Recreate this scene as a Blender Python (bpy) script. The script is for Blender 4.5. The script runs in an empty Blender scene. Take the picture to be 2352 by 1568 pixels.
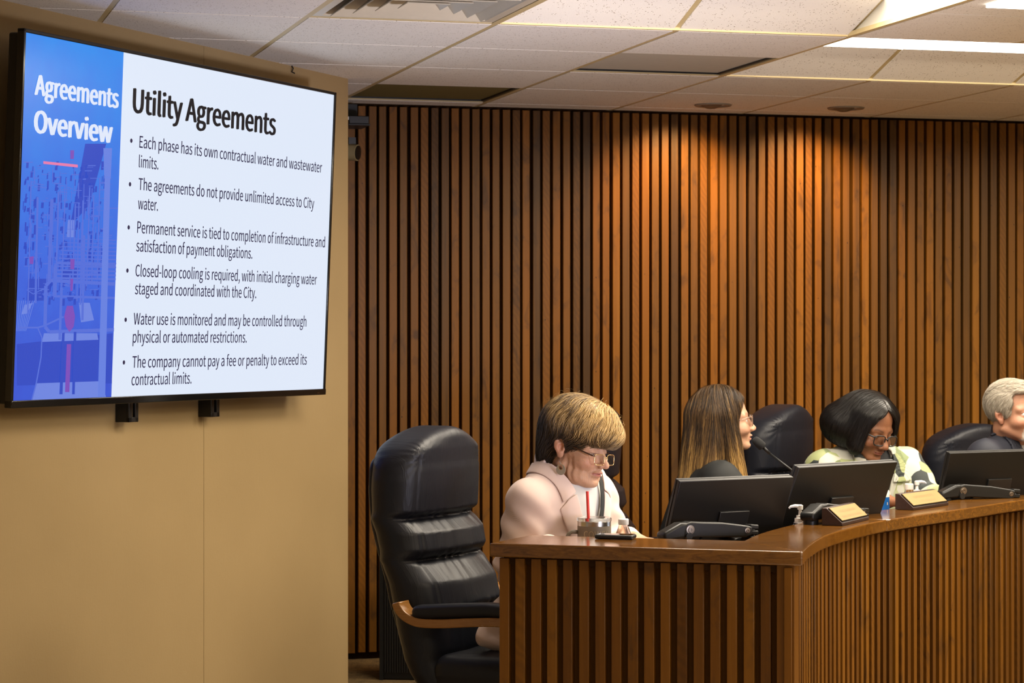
import bpy, bmesh, math, random, os
import numpy as np
from mathutils import Vector, Matrix

# ------------------------------------------------------------------ camera, world, light, exposure
SC = bpy.context.scene
COL = SC.collection
F = 5500.0                      # focal length in pixels of the 2352 x 1568 frame
CX, CY, EYE = 1176.0, 784.0, 1.35
cam_d = bpy.data.cameras.new('camera'); cam = bpy.data.objects.new('camera', cam_d); COL.objects.link(cam)
cam.location = (0, 0, EYE); cam.rotation_euler = (math.pi/2, 0, 0)
cam_d.sensor_width = 36.0; cam_d.lens = F/2352*36.0; cam_d.clip_end = 60
cam_d.dof.use_dof = True; cam_d.dof.focus_distance = 6.9; cam_d.dof.aperture_fstop = 13.0
SC.camera = cam
SC.view_settings.view_transform = 'Standard'; SC.view_settings.look = 'None'
SC.view_settings.gamma = 1.0; SC.view_settings.use_curve_mapping = False
SC.view_settings.exposure = 0.25
w = bpy.data.worlds.new('world'); SC.world = w; w.use_nodes = True
w.node_tree.nodes['Background'].inputs[0].default_value = (1.0, 0.87, 0.72, 1)
w.node_tree.nodes['Background'].inputs[1].default_value = 0.22

def P(px, py, Y):
    return Vector(((px-CX)/F*Y, Y, EYE-(py-CY)/F*Y))

# room frame: a runs along the slat wall, b runs away from the camera
TH = math.radians(15.4)
RA = Vector((math.cos(TH), math.sin(TH), 0)); RB = Vector((-math.sin(TH), math.cos(TH), 0))
RO = Vector((-0.054, 7.627, 0)); T = 0.61
ZC = EYE + 1.015               # ceiling height
def AB(a, b, z=0.0):
    v = RO + RA*a + RB*b; return Vector((v.x, v.y, z))
B_WALL = 2.625
ZF = -0.20                      # floor of the public side

def area(name, loc, rot, sx, sy, power, col):
    l = bpy.data.lights.new(name, 'AREA'); l.shape = 'RECTANGLE'; l.size = sx; l.size_y = sy
    l.energy = power; l.color = col
    o = bpy.data.objects.new(name, l); COL.objects.link(o); o.location = loc; o.rotation_euler = rot
    return o
WARM = (1.0, 0.86, 0.66)
# the fluorescent troffers of the ceiling, each just under its lens
LIGHTS = [  # a, b, size a, size b, power
    (2.75, 0.60, 2.7, 0.62, 62), (0.61, -0.66, 1.1, 0.62, 34), (1.95, -1.30, 1.1, 0.60, 40),
    (3.6, -2.6, 1.1, 1.1, 36), (1.5, -3.8, 1.1, 1.1, 34), (3.6, -5.2, 1.1, 1.1, 34), (5.6, -0.6, 1.1, 1.1, 30),
    (6.2, -3.6, 1.1, 1.1, 34), (-0.4, -5.8, 1.1, 1.1, 26)]
for i, (a, b, sa, sb, pw) in enumerate(LIGHTS):
    area('troffer_lamp', AB(a, b, ZC + (0.06 if i < 2 else -0.02)), (0, 0, TH), sa, sb, pw, WARM)

# unseen fill light added right of the camera to brighten the ceiling
_wl = Vector((1.45, 5.2, 0.95))
CEIL_FILL = area('ceiling_fill', _wl, (Vector((-0.15, 7.9, 2.45))-_wl).to_track_quat('-Z', 'Y').to_euler(), 0.45, 0.35, 10, (0.84, 0.82, 1.0))
CEIL_FILL.data.spread = math.radians(66)
# ------------------------------------------------------------------ helpers
def thing(name, label, cat, loc=(0, 0, 0), rotz=0.0, group=None):
    o = bpy.data.objects.new(name, None); COL.objects.link(o); o.empty_display_size = 0.05
    o.location = loc; o.rotation_euler = (0, 0, rotz); o['label'] = label; o['category'] = cat
    if group: o['group'] = group
    return o
def tag(o, label, cat, group=None):
    o['label'] = label; o['category'] = cat
    if group: o['group'] = group
    return o
def struct(o):
    o['kind'] = 'structure'; return o

class MB:
    def __init__(s): s.v = []; s.f = []; s.r = []; s.rnd = 0.5
    def add(s, vs, fs):
        n = len(s.v); s.v += [tuple(v) for v in vs]
        for f in fs: s.f.append([i+n for i in f]); s.r.append(s.rnd)
    def box(s, c, size, R=None):
        c = Vector(c); h = [x/2 for x in size]
        vs = [Vector((x*h[0], y*h[1], z*h[2])) for x in (-1, 1) for y in (-1, 1) for z in (-1, 1)]
        if R is not None: vs = [R @ v for v in vs]
        s.add([v+c for v in vs], [(0,1,3,2),(4,6,7,5),(0,4,5,1),(2,3,7,6),(0,2,6,4),(1,5,7,3)])
    def hexa(s, bot, top):
        n = len(bot)
        s.add(list(bot)+list(top), [tuple(range(n-1, -1, -1)), tuple(range(n, 2*n))] + [(i, (i+1) % n, n+(i+1) % n, n+i) for i in range(n)])
    def tube(s, pts, rad, n=10, cap=True):
        pts = [Vector(p) for p in pts]; m = len(pts)
        if not hasattr(rad, '__len__'): rad = [rad]*m
        vs = []; up = None
        for i, p in enumerate(pts):
            t = (pts[min(i+1, m-1)]-pts[max(i-1, 0)]).normalized()
            if up is None:
                up = Vector((0, 0, 1)) if abs(t.z) < 0.9 else Vector((1, 0, 0))
            x = (up - t*up.dot(t)).normalized(); y = t.cross(x); up = x
            for k in range(n):
                a = 2*math.pi*k/n; vs.append(p+(x*math.cos(a)+y*math.sin(a))*rad[i])
        fs = [(i*n+k, i*n+(k+1) % n, (i+1)*n+(k+1) % n, (i+1)*n+k) for i in range(m-1) for k in range(n)]
        if cap: fs += [tuple(range(n-1, -1, -1)), tuple(range((m-1)*n, m*n))]
        s.add(vs, fs)
    def lathe(s, prof, n=32, c=(0, 0, 0), R=None):
        c = Vector(c); m = len(prof); vs = []
        for (r, z) in prof:
            for k in range(n):
                a = 2*math.pi*k/n; v = Vector((r*math.cos(a), r*math.sin(a), z))
                if R is not None: v = R @ v
                vs.append(v+c)
        fs = [(i*n+k, i*n+(k+1) % n, (i+1)*n+(k+1) % n, (i+1)*n+k) for i in range(m-1) for k in range(n)]
        fs += [tuple(range(n-1, -1, -1)), tuple(range((m-1)*n, m*n))]
        s.add(vs, fs)
    def sweep(s, pts, prof, up=Vector((0, 0, 1)), cap=True):
        """profile (u across, v up) swept along pts, u to the right of travel"""
        pts = [Vector(p) for p in pts]; m = len(pts); n = len(prof); vs = []
        for i, p in enumerate(pts):
            t0 = (pts[i]-pts[i-1]).normalized() if i else None
            t1 = (pts[i+1]-pts[i]).normalized() if i < m-1 else None
            t = ((t0 or t1)+(t1 or t0)).normalized(); k = 1.0
            if t0 and t1: k = 1/max(0.4, t.dot(t1))
            x = t.cross(up).normalized()
            for (u, v) in prof: vs.append(p+x*u*k+up*v)
        fs = [(i*n+k, i*n+(k+1) % n, (i+1)*n+(k+1) % n, (i+1)*n+k) for i in range(m-1) for k in range(n)]
        if cap: fs += [tuple(range(n-1, -1, -1)), tuple(range((m-1)*n, m*n))]
        s.add(vs, fs)
    def build(s, name, mat, parent=None, origin=None, bevel=0.0, smooth=False, seg=2):
        me = bpy.data.meshes.new(name)
        if origin is None: origin = Vector((0, 0, 0))
        o3 = Vector(origin)
        me.from_pydata([tuple(Vector(v)-o3) for v in s.v], [], s.f); me.update()
        at = me.attributes.new('rnd', 'FLOAT', 'FACE'); at.data.foreach_set('value', s.r)
        bm = bmesh.new(); bm.from_mesh(me); bmesh.ops.recalc_face_normals(bm, faces=bm.faces); bm.to_mesh(me); bm.free()
        me.materials.append(mat)
        o = bpy.data.objects.new(name, me); COL.objects.link(o)
        if parent is not None: o.parent = parent
        else: o.location = o3
        if bevel > 0:
            b = o.modifiers.new('bevel', 'BEVEL'); b.width = bevel; b.segments = seg; b.limit_method = 'ANGLE'; b.angle_limit = 0.6
            b.harden_normals = False
        if smooth or bevel > 0:
            for p in me.polygons: p.use_smooth = True
            if bevel > 0 or smooth == 'auto': shade_auto(o)
        return o
def shade_auto(o, ang=0.7):
    me = o.data
    bm = bmesh.new(); bm.from_mesh(me)
    for e in bm.edges:
        if len(e.link_faces) == 2 and e.calc_face_angle(0) > ang: e.smooth = False
    bm.to_mesh(me); bm.free()

def dup(root, loc, rotz, label=None):
    r = root.copy(); COL.objects.link(r); r.location = loc; r.rotation_euler = (0, 0, rotz)
    if label: r['label'] = label
    for ch in list(root.children):
        c = ch.copy(); COL.objects.link(c); c.parent = r
        for g in list(ch.children):
            d = g.copy(); COL.objects.link(d); d.parent = c
    return r

# ------------------------------------------------------------------ materials
def srgb(r, g, b):
    f = lambda c: (c/255)/12.92 if c/255 <= 0.04045 else ((c/255+0.055)/1.055)**2.4
    return (f(r), f(g), f(b), 1)
class NT:
    def __init__(s, name):
        s.m = bpy.data.materials.new(name); s.m.use_nodes = True; s.t = s.m.node_tree
        s.bsdf = s.t.nodes['Principled BSDF']; s.L = s.t.links
    def n(s, typ, **kw):
        nd = s.t.nodes.new(typ)
        for k, v in kw.items(): setattr(nd, k, v)
        return nd
    def link(s, a, b): s.L.new(a, b)
    def math(s, op, a, b=None, c=None):
        nd = s.n('ShaderNodeMath', operation=op)
        for i, x in enumerate((a, b, c)):
            if x is None: continue
            if hasattr(x, 'is_linked') or hasattr(x, 'links'): s.link(x, nd.inputs[i])
            else: nd.inputs[i].default_value = x
        return nd.outputs[0]
    def mix(s, fac, a, b, blend='MIX'):
        nd = s.n('ShaderNodeMix', data_type='RGBA', blend_type=blend)
        for sock, x in ((nd.inputs[0], fac), (nd.inputs[6], a), (nd.inputs[7], b)):
            if hasattr(x, 'links'): s.link(x, sock)
            else: sock.default_value = x
        return nd.outputs[2]
    def noise(s, vec=None, scale=5, detail=3, rough=0.5, dist=0.0):
        nd = s.n('ShaderNodeTexNoise'); nd.inputs['Scale'].default_value = scale
        nd.inputs['Detail'].default_value = detail; nd.inputs['Roughness'].default_value = rough
        nd.inputs['Distortion'].default_value = dist
        if vec is not None: s.link(vec, nd.inputs['Vector'])
        return nd.outputs[0]
    def coord(s, scale=(1, 1, 1), loc=None, kind='Object'):
        tc = s.n('ShaderNodeTexCoord'); mp = s.n('ShaderNodeMapping'); mp.inputs['Scale'].default_value = scale
        s.link(tc.outputs[kind], mp.inputs[0])
        return mp.outputs[0], mp
    def ramp(s, fac, stops, interp='LINEAR'):
        nd = s.n('ShaderNodeValToRGB'); cr = nd.color_ramp; cr.interpolation = interp
        while len(cr.elements) < len(stops): cr.elements.new(0.5)
        for e, (p, c) in zip(cr.elements, stops): e.position = p; e.color = c if len(c) == 4 else (*c, 1)
        s.link(fac, nd.inputs[0]); return nd.outputs[0]
    def bump(s, h, strength=0.2, dist=0.01):
        nd = s.n('ShaderNodeBump'); nd.inputs['Strength'].default_value = strength; nd.inputs['Distance'].default_value = dist
        s.link(h, nd.inputs['Height']); s.link(nd.outputs[0], s.bsdf.inputs['Normal'])
    def set(s, **kw):
        for k, v in kw.items():
            k = k.replace('_', ' ')
            if hasattr(v, 'links'): s.link(v, s.bsdf.inputs[k])
            else: s.bsdf.inputs[k].default_value = v
        return s
def plain(name, col, rough=0.5, metal=0.0, spec=0.5, **kw):
    t = NT(name); v, _ = t.coord()
    nz = t.noise(v, 35, 2)
    c2 = tuple(min(1, x*1.0) for x in col[:3])
    dark = tuple(x*0.88 for x in col[:3])
    t.set(Base_Color=t.mix(nz, (*dark, 1), (*c2, 1)), Roughness=rough, Metallic=metal, Specular_IOR_Level=spec)
    for k, v in kw.items(): t.set(**{k: v})
    return t.m
def emit(name, col, strength):
    t = NT(name); t.set(Base_Color=(*col[:3], 1), Emission_Color=(*col[:3], 1), Emission_Strength=strength, Roughness=0.3); return t.m

def slat_wood(name, stops, rough=0.42, gs=1.0):
    t = NT(name)
    at = t.n('ShaderNodeAttribute', attribute_name='rnd').outputs['Fac']
    v, mp = t.coord((70*gs, 70*gs, 2.2*gs))
    off = t.n('ShaderNodeCombineXYZ'); t.link(t.math('MULTIPLY', at, 37.0), off.inputs[2]); t.link(t.math('MULTIPLY', at, 91.0), off.inputs[0])
    t.link(off.outputs[0], mp.inputs['Location'])
    g = t.noise(v, 1.0, 4, 0.6, 0.6)
    v2, mp2 = t.coord((9, 9, 4)); t.link(off.outputs[0], mp2.inputs['Location'])
    blotch = t.noise(v2, 1.6, 3, 0.6, 1.2)
    v3, mp3 = t.coord((30, 30, 22)); t.link(off.outputs[0], mp3.inputs['Location'])
    curl = t.n('ShaderNodeTexWave', wave_type='BANDS', bands_direction='DIAGONAL'); curl.inputs['Scale'].default_value = 0.8
    curl.inputs['Distortion'].default_value = 5; curl.inputs['Detail'].default_value = 2; t.link(v3, curl.inputs[0])
    fac = t.math('ADD', t.math('MULTIPLY', at, 0.62), t.math('MULTIPLY', g, 0.38))
    col = t.ramp(fac, stops)
    curlmask = t.math('MULTIPLY', t.math('GREATER_THAN', t.math('FRACT', t.math('MULTIPLY', at, 7.31)), 0.80), 0.24)
    col = t.mix(t.math('MULTIPLY', curl.outputs[0], curlmask), col, (0.03, 0.013, 0.004, 1))
    dk = t.math('MULTIPLY', t.math('GREATER_THAN', t.math('FRACT', t.math('MULTIPLY', at, 13.7)), 0.35), 0.6)
    col = t.mix(t.math('MULTIPLY', t.ramp(blotch, [(0.52, (0, 0, 0)), (0.72, (1, 1, 1))]), dk), col, (0.035, 0.019, 0.010, 1))
    # small nail holes and pale nicks
    vor = t.n('ShaderNodeTexVoronoi'); vor.inputs['Scale'].default_value = 9; t.link(t.coord((2, 2, 1))[0], vor.inputs[0])
    col = t.mix(t.math('LESS_THAN', vor.outputs['Distance'], 0.035), col, (0.02, 0.01, 0.005, 1))
    t.set(Base_Color=col, Roughness=rough, Specular_IOR_Level=0.2)
    t.bump(g, 0.15, 0.004)
    return t.m

def top_wood(name, c1, c2, rough=0.22, axis=(6, 45, 45), rot=0.0):
    t = NT(name); v, mp = t.coord(axis)
    if rot: mp.inputs['Rotation'].default_value = (0, 0, rot)
    g = t.noise(v, 1.0, 6, 0.65, 1.6); v2, _ = t.coord((3, 3, 3)); b = t.noise(v2, 2, 3)
    g2 = t.ramp(g, [(0.30, (0, 0, 0)), (0.70, (1, 1, 1))])
    col = t.mix(g2, c1, c2); col = t.mix(t.math('MULTIPLY', b, 0.45), col, tuple(x*0.5 for x in c1[:3])+(1,))
    v3, _ = t.coord((1, 1, 1)); sc = t.noise(v3, 60, 2)
    t.set(Base_Color=col, Roughness=t.math('ADD', t.math('MULTIPLY', sc, 0.12), rough-0.06), Coat_Weight=0.0 if rough > .4 else 0.25, Coat_Roughness=0.15)
    return t.m

M = {}
M['slat'] = slat_wood('slat_wood', [(0.05, (0.035, 0.016, 0.006)), (0.3, (0.080, 0.038, 0.010)), (0.5, (0.148, 0.062, 0.009)), (0.7, (0.192, 0.072, 0.007)), (0.95, (0.27, 0.115, 0.014))])
M['dais_slat'] = slat_wood('dais_slat_wood', [(0.05, (0.045, 0.018, 0.003)), (0.35, (0.105, 0.040, 0.005)), (0.6, (0.160, 0.062, 0.006)), (0.95, (0.22, 0.094, 0.010))], rough=0.36)
M['back_dark'] = plain('dark_stained_backing', (0.034, 0.014, 0.003), 0.8, 0, .1)
M['back_front'] = plain('front_stained_backing', (0.050, 0.020, 0.003), 0.7, 0, .1)
M['back_mid'] = plain('brown_stained_backing', (0.085, 0.034, 0.004), 0.7, 0, .1)
M['ledge'] = top_wood('ledge_wood', (0.085, 0.031, 0.004, 1), (0.24, 0.098, 0.012, 1), 0.14, (4, 34, 60), -0.3)
M['walnut'] = top_wood('walnut_wood', (0.020, 0.007, 0.004, 1), (0.045, 0.017, 0.009, 1), 0.45, (20, 90, 90))
M['armwood'] = top_wood('arm_wood', (0.30, 0.13, 0.03, 1), (0.42, 0.20, 0.05, 1), 0.25, (10, 120, 120))

def wall_paint():
    t = NT('tan_wall_covering'); v, _ = t.coord((1, 1, 1)); n1 = t.noise(v, 160, 3, 0.6); n2 = t.noise(v, 3, 3)
    v2, _ = t.coord((400, 400, 30)); n3 = t.noise(v2, 1, 2)
    t.set(Base_Color=t.mix(n2, (0.33, 0.231, 0.106, 1), (0.378, 0.267, 0.125, 1)), Roughness=0.75, Specular_IOR_Level=0.3)
    t.bump(t.math('ADD', n1, n3), 0.12, 0.003); return t.m
M['wall'] = wall_paint()
def tile_mat():
    t = NT('acoustic_tile'); v, _ = t.coord((1, 1, 1))
    vo = t.n('ShaderNodeTexVoronoi'); vo.inputs['Scale'].default_value = 105
    warp = t.n('ShaderNodeTexNoise'); warp.inputs['Scale'].default_value = 40; t.link(v, warp.inputs[0])
    vm = t.n('ShaderNodeVectorMath', operation='SCALE'); t.link(warp.outputs['Color'], vm.inputs[0]); vm.inputs[3].default_value = 0.02
    va = t.n('ShaderNodeVectorMath', operation='ADD'); t.link(v, va.inputs[0]); t.link(vm.outputs[0], va.inputs[1])
    t.link(va.outputs[0], vo.inputs[0])
    n = t.noise(v, 22, 2)
    hole = t.math('MULTIPLY', t.math('LESS_THAN', vo.outputs['Distance'], 0.21), t.math('GREATER_THAN', n, 0.46))
    n2 = t.noise(v, 260, 2)
    base = t.mix(n2, (0.72, 0.68, 0.61, 1), (0.80, 0.76, 0.69, 1))
    t.set(Base_Color=t.mix(hole, base, (0.34, 0.29, 0.22, 1)), Roughness=0.9, Specular_IOR_Level=0.2)
    t.bump(t.math('SUBTRACT', t.math('MULTIPLY', n2, 0.3), hole), 0.5, 0.004); return t.m
M['tile'] = tile_mat()
M['tbar'] = plain('ceiling_grid_paint', (0.56, 0.44, 0.22), 0.5)
M['lens_off'] = plain('unlit_light_lens', (0.50, 0.46, 0.38), 0.7, 0, 0.08)
M['lens_olive'] = plain('unlit_olive_lens', (0.19, 0.155, 0.06), 0.7, 0, 0.08)
M['lens_on'] = emit('lit_light_lens', (1.0, 0.95, 0.86), 5.0)
M['white_metal'] = plain('white_painted_metal', (0.70, 0.66, 0.56), 0.4)
M['trim_grey'] = plain('greyed_trim', (0.26, 0.22, 0.17), 0.45)
M['eye_grey'] = plain('grey_baffle', (0.10, 0.085, 0.07), 0.5)
M['vent'] = plain('vent_painted_metal', (0.55, 0.49, 0.37), 0.35)
M['blk'] = plain('black_plastic', (0.012, 0.012, 0.012), 0.38)
M['blk_matte'] = plain('matte_black_plastic', (0.0065, 0.006, 0.0055), 0.42, 0, .35)
M['gloss_blk'] = plain('gloss_black', (0.006, 0.006, 0.006), 0.12)
M['grey_metal'] = plain('dark_grey_painted_metal', (0.010, 0.010, 0.0095), 0.40, 0.0, .35)
M['steel'] = plain('brushed_steel', (0.62, 0.60, 0.55), 0.22, 1.0)
M['bolt'] = plain('bolt_steel', (0.30, 0.26, 0.22), 0.35, 1.0)
M['gold'] = plain('gold_metal', (0.75, 0.52, 0.25), 0.25, 1.0)
M['white_pl'] = plain('white_plastic', (0.78, 0.76, 0.72), 0.4)
M['red_pl'] = plain('red_plastic', (0.75, 0.035, 0.015), 0.35)
M['mug'] = plain('taupe_powder_coat', (0.165, 0.140, 0.100), 0.5)
M['brass'] = plain('brass_plate', (0.27, 0.165, 0.034), 0.55, 0.0)
M['engrave'] = plain('engraved_lettering', (0.075, 0.048, 0.018), 0.6)
M['blue_pl'] = plain('blue_wrapper', (0.01, 0.12, 0.42), 0.35)
def leather():
    t = NT('navy_black_leather'); v, _ = t.coord((1, 1, 1))
    vo = t.n('ShaderNodeTexVoronoi', feature='DISTANCE_TO_EDGE'); vo.inputs['Scale'].default_value = 260; t.link(v, vo.inputs[0])
    n = t.noise(v, 6, 4, 0.6, 0.5)
    t.set(Base_Color=t.mix(n, (0.006, 0.007, 0.012, 1), (0.011, 0.012, 0.018, 1)), Roughness=t.math('ADD', t.math('MULTIPLY', n, 0.18), 0.32), Specular_IOR_Level=0.33)
    v2, _ = t.coord((1, 16, 2.4)); r_ = t.noise(v2, 1.6, 4, 0.55, 0.9)
    ridge = t.math('ABSOLUTE', t.math('SUBTRACT', r_, 0.5)); ridge = t.math('POWER', t.math('SUBTRACT', 1.0, t.math('MINIMUM', t.math('MULTIPLY', ridge, 9.0), 1.0)), 3.0)
    t.bump(t.math('ADD', t.math('MULTIPLY', vo.outputs[0], .12), t.math('MULTIPLY', ridge, 0.5)), 0.19, 0.0035); return t.m
M['leather'] = leather()
def carpet():
    t = NT('brown_carpet'); v, _ = t.coord((1, 1, 1)); n1 = t.noise(v, 120, 3, 0.7); n2 = t.noise(v, 24, 3)
    t.set(Base_Color=t.ramp(t.math('ADD', t.math('MULTIPLY', n1, 0.6), t.math('MULTIPLY', n2, 0.4)), [(0.35, (0.055, 0.032, 0.010)), (0.65, (0.26, 0.16, 0.05))]), Roughness=0.95)
    t.bump(n1, 0.6, 0.01); return t.m
M['carpet'] = carpet()
M['carpet_pale'] = plain('pale_beige_carpet', (0.60, 0.54, 0.46), 0.95)  # unseen public floor, kept pale to bounce light up to the ceiling
def clear(name, col=(1, 1, 1, 1), rough=0.02, ior=1.3):
    t = NT(name); v, _ = t.coord(); t.noise(v, 3)
    t.set(Base_Color=col, Roughness=rough, Transmission_Weight=1.0, IOR=ior); return t.m
M['clear'] = clear('clear_plastic', (0.97, 0.98, 1, 1))
def lensglass():
    t = NT('spectacle_lens'); out = t.t.nodes['Material Output']
    tr = t.n('ShaderNodeBsdfTransparent'); gl = t.n('ShaderNodeBsdfGlossy'); gl.inputs['Roughness'].default_value = 0.05
    fr = t.n('ShaderNodeFresnel'); fr.inputs[0].default_value = 1.6
    mx = t.n('ShaderNodeMixShader'); t.link(t.math('MULTIPLY', fr.outputs[0], 0.9), mx.inputs[0]); t.link(tr.outputs[0], mx.inputs[1]); t.link(gl.outputs[0], mx.inputs[2])
    t.link(mx.outputs[0], out.inputs[0]); return t.m
M['lens'] = lensglass()

# ------------------------------------------------------------------ the room
def room():
    # public floor and the raised dais floor
    m = MB(); m.box((1.0, 4.5, ZF-0.05), (16, 22, 0.1)); struct(m.build('floor', M['carpet_pale']))
    m = MB(); m.hexa([AB(-2.6, -1.3, ZF), AB(6.0, -1.3, ZF), AB(6.0, B_WALL+0.02, ZF), AB(-2.6, B_WALL+0.02, ZF)],
                     [AB(-2.6, -1.3, 0), AB(6.0, -1.3, 0), AB(6.0, B_WALL+0.02, 0), AB(-2.6, B_WALL+0.02, 0)])
    struct(m.build('floor_dais', M['carpet']))
    # slat wall: backing and slats
    m = MB(); wz0, wz1 = 0.0, ZC+0.05
    m.hexa([AB(-3, B_WALL+0.012, wz0), AB(7, B_WALL+0.012, wz0), AB(7, B_WALL+0.12, wz0), AB(-3, B_WALL+0.12, wz0)],
           [AB(-3, B_WALL+0.012, wz1), AB(7, B_WALL+0.012, wz1), AB(7, B_WALL+0.12, wz1), AB(-3, B_WALL+0.12, wz1)])
    wb = struct(m.build('wall_back', M['back_dark']))
    rng = random.Random(4); m = MB(); pitch = 0.0453; a = -0.9
    while a < 6.85:
        m.rnd = min(.98, max(.04, rng.gauss(0.50, 0.27)))
        w_ = 0.0325+rng.uniform(-.0015, .0015); d = 0.022+rng.uniform(-.002, .002); j = rng.uniform(-.0012, .0012)
        q = [AB(a+j, B_WALL-d), AB(a+j+w_, B_WALL-d), AB(a+j+w_, B_WALL+0.012), AB(a+j, B_WALL+0.012)]
        z0 = 0.03+rng.uniform(-.004, .004); z1 = ZC-0.015
        m.hexa([Vector((p.x, p.y, z0)) for p in q], [Vector((p.x, p.y, z1)) for p in q]); a += pitch
    s = m.build('slatting', M['slat'], bevel=0.0018, seg=1); s.parent = wb
    # the diagonal wall that carries the screen
    wd = Vector((math.cos(math.radians(67.5)), math.sin(math.radians(67.5)), 0)); wn = Vector((wd.y, -wd.x, 0))
    e = Vector((-0.63, 9.2, 0)); f = e - wd*4.2
    seam = e - wd*0.0
    m = MB()
    def slab(p, q):
        b = [p, q, q-wn*0.14, p-wn*0.14]
        m.hexa([Vector((x.x, x.y, ZF)) for x in b], [Vector((x.x, x.y, ZC+0.05)) for x in b])
    # the seam between the two sheets stands where the photograph shows it
    def on_wall(px):
        k = (px-CX)/F      # X = k Y on the wall line e - wd t
        t_ = (e.x-k*e.y)/(wd.x-k*wd.y); return e-wd*t_
    s1 = on_wall(468)
    slab(f, s1-wd*0.0012); slab(s1+wd*0.0012, e)
    b = [f-wn*.004, e-wd*.01-wn*.004, e-wd*.01-wn*.13, f-wn*.13]
    m.hexa([Vector((x.x, x.y, ZF)) for x in b], [Vector((x.x, x.y, ZC+0.04)) for x in b])
    struct(m.build('wall_left', M['wall']))
    # return of that wall back to the slats
    # right hand wall far out of frame keeps the room closed
    m = MB(); q = [AB(6.9, -9), AB(7.0, -9), AB(7.0, B_WALL+.1), AB(6.9, B_WALL+.1)]
    m.hexa([Vector((x.x, x.y, ZF)) for x in q], [Vector((x.x, x.y, ZC+.05)) for x in q]); struct(m.build('wall_right', M['wall']))
    m = MB(); q = [AB(-5, -9.1), AB(7.0, -9.1), AB(7.0, -9.0), AB(-5, -9.0)]
    m.hexa([Vector((x.x, x.y, ZF)) for x in q], [Vector((x.x, x.y, ZC+.05)) for x in q]); struct(m.build('wall_near', M['wall']))
    # picture hook left in the wall above the screen
    hk = on_wall(668)+wn*0.004; hk.z = EYE-(165-CY)/F*hk.y
    m = MB(); m.tube([hk+Vector((0, 0, .022)), hk+wn*.006+Vector((0, 0, .012)), hk+Vector((0, 0, 0)), hk+wn*.012+Vector((0, 0, -.006))], 0.0028, 6)
    tag(m.build('wall_hook', M['blk'], origin=hk), 'tiny dark hook on the tan wall just above the screen', 'hook')
    return wd, wn, e, on_wall
WD, WN, WE, on_wall = room()

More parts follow.
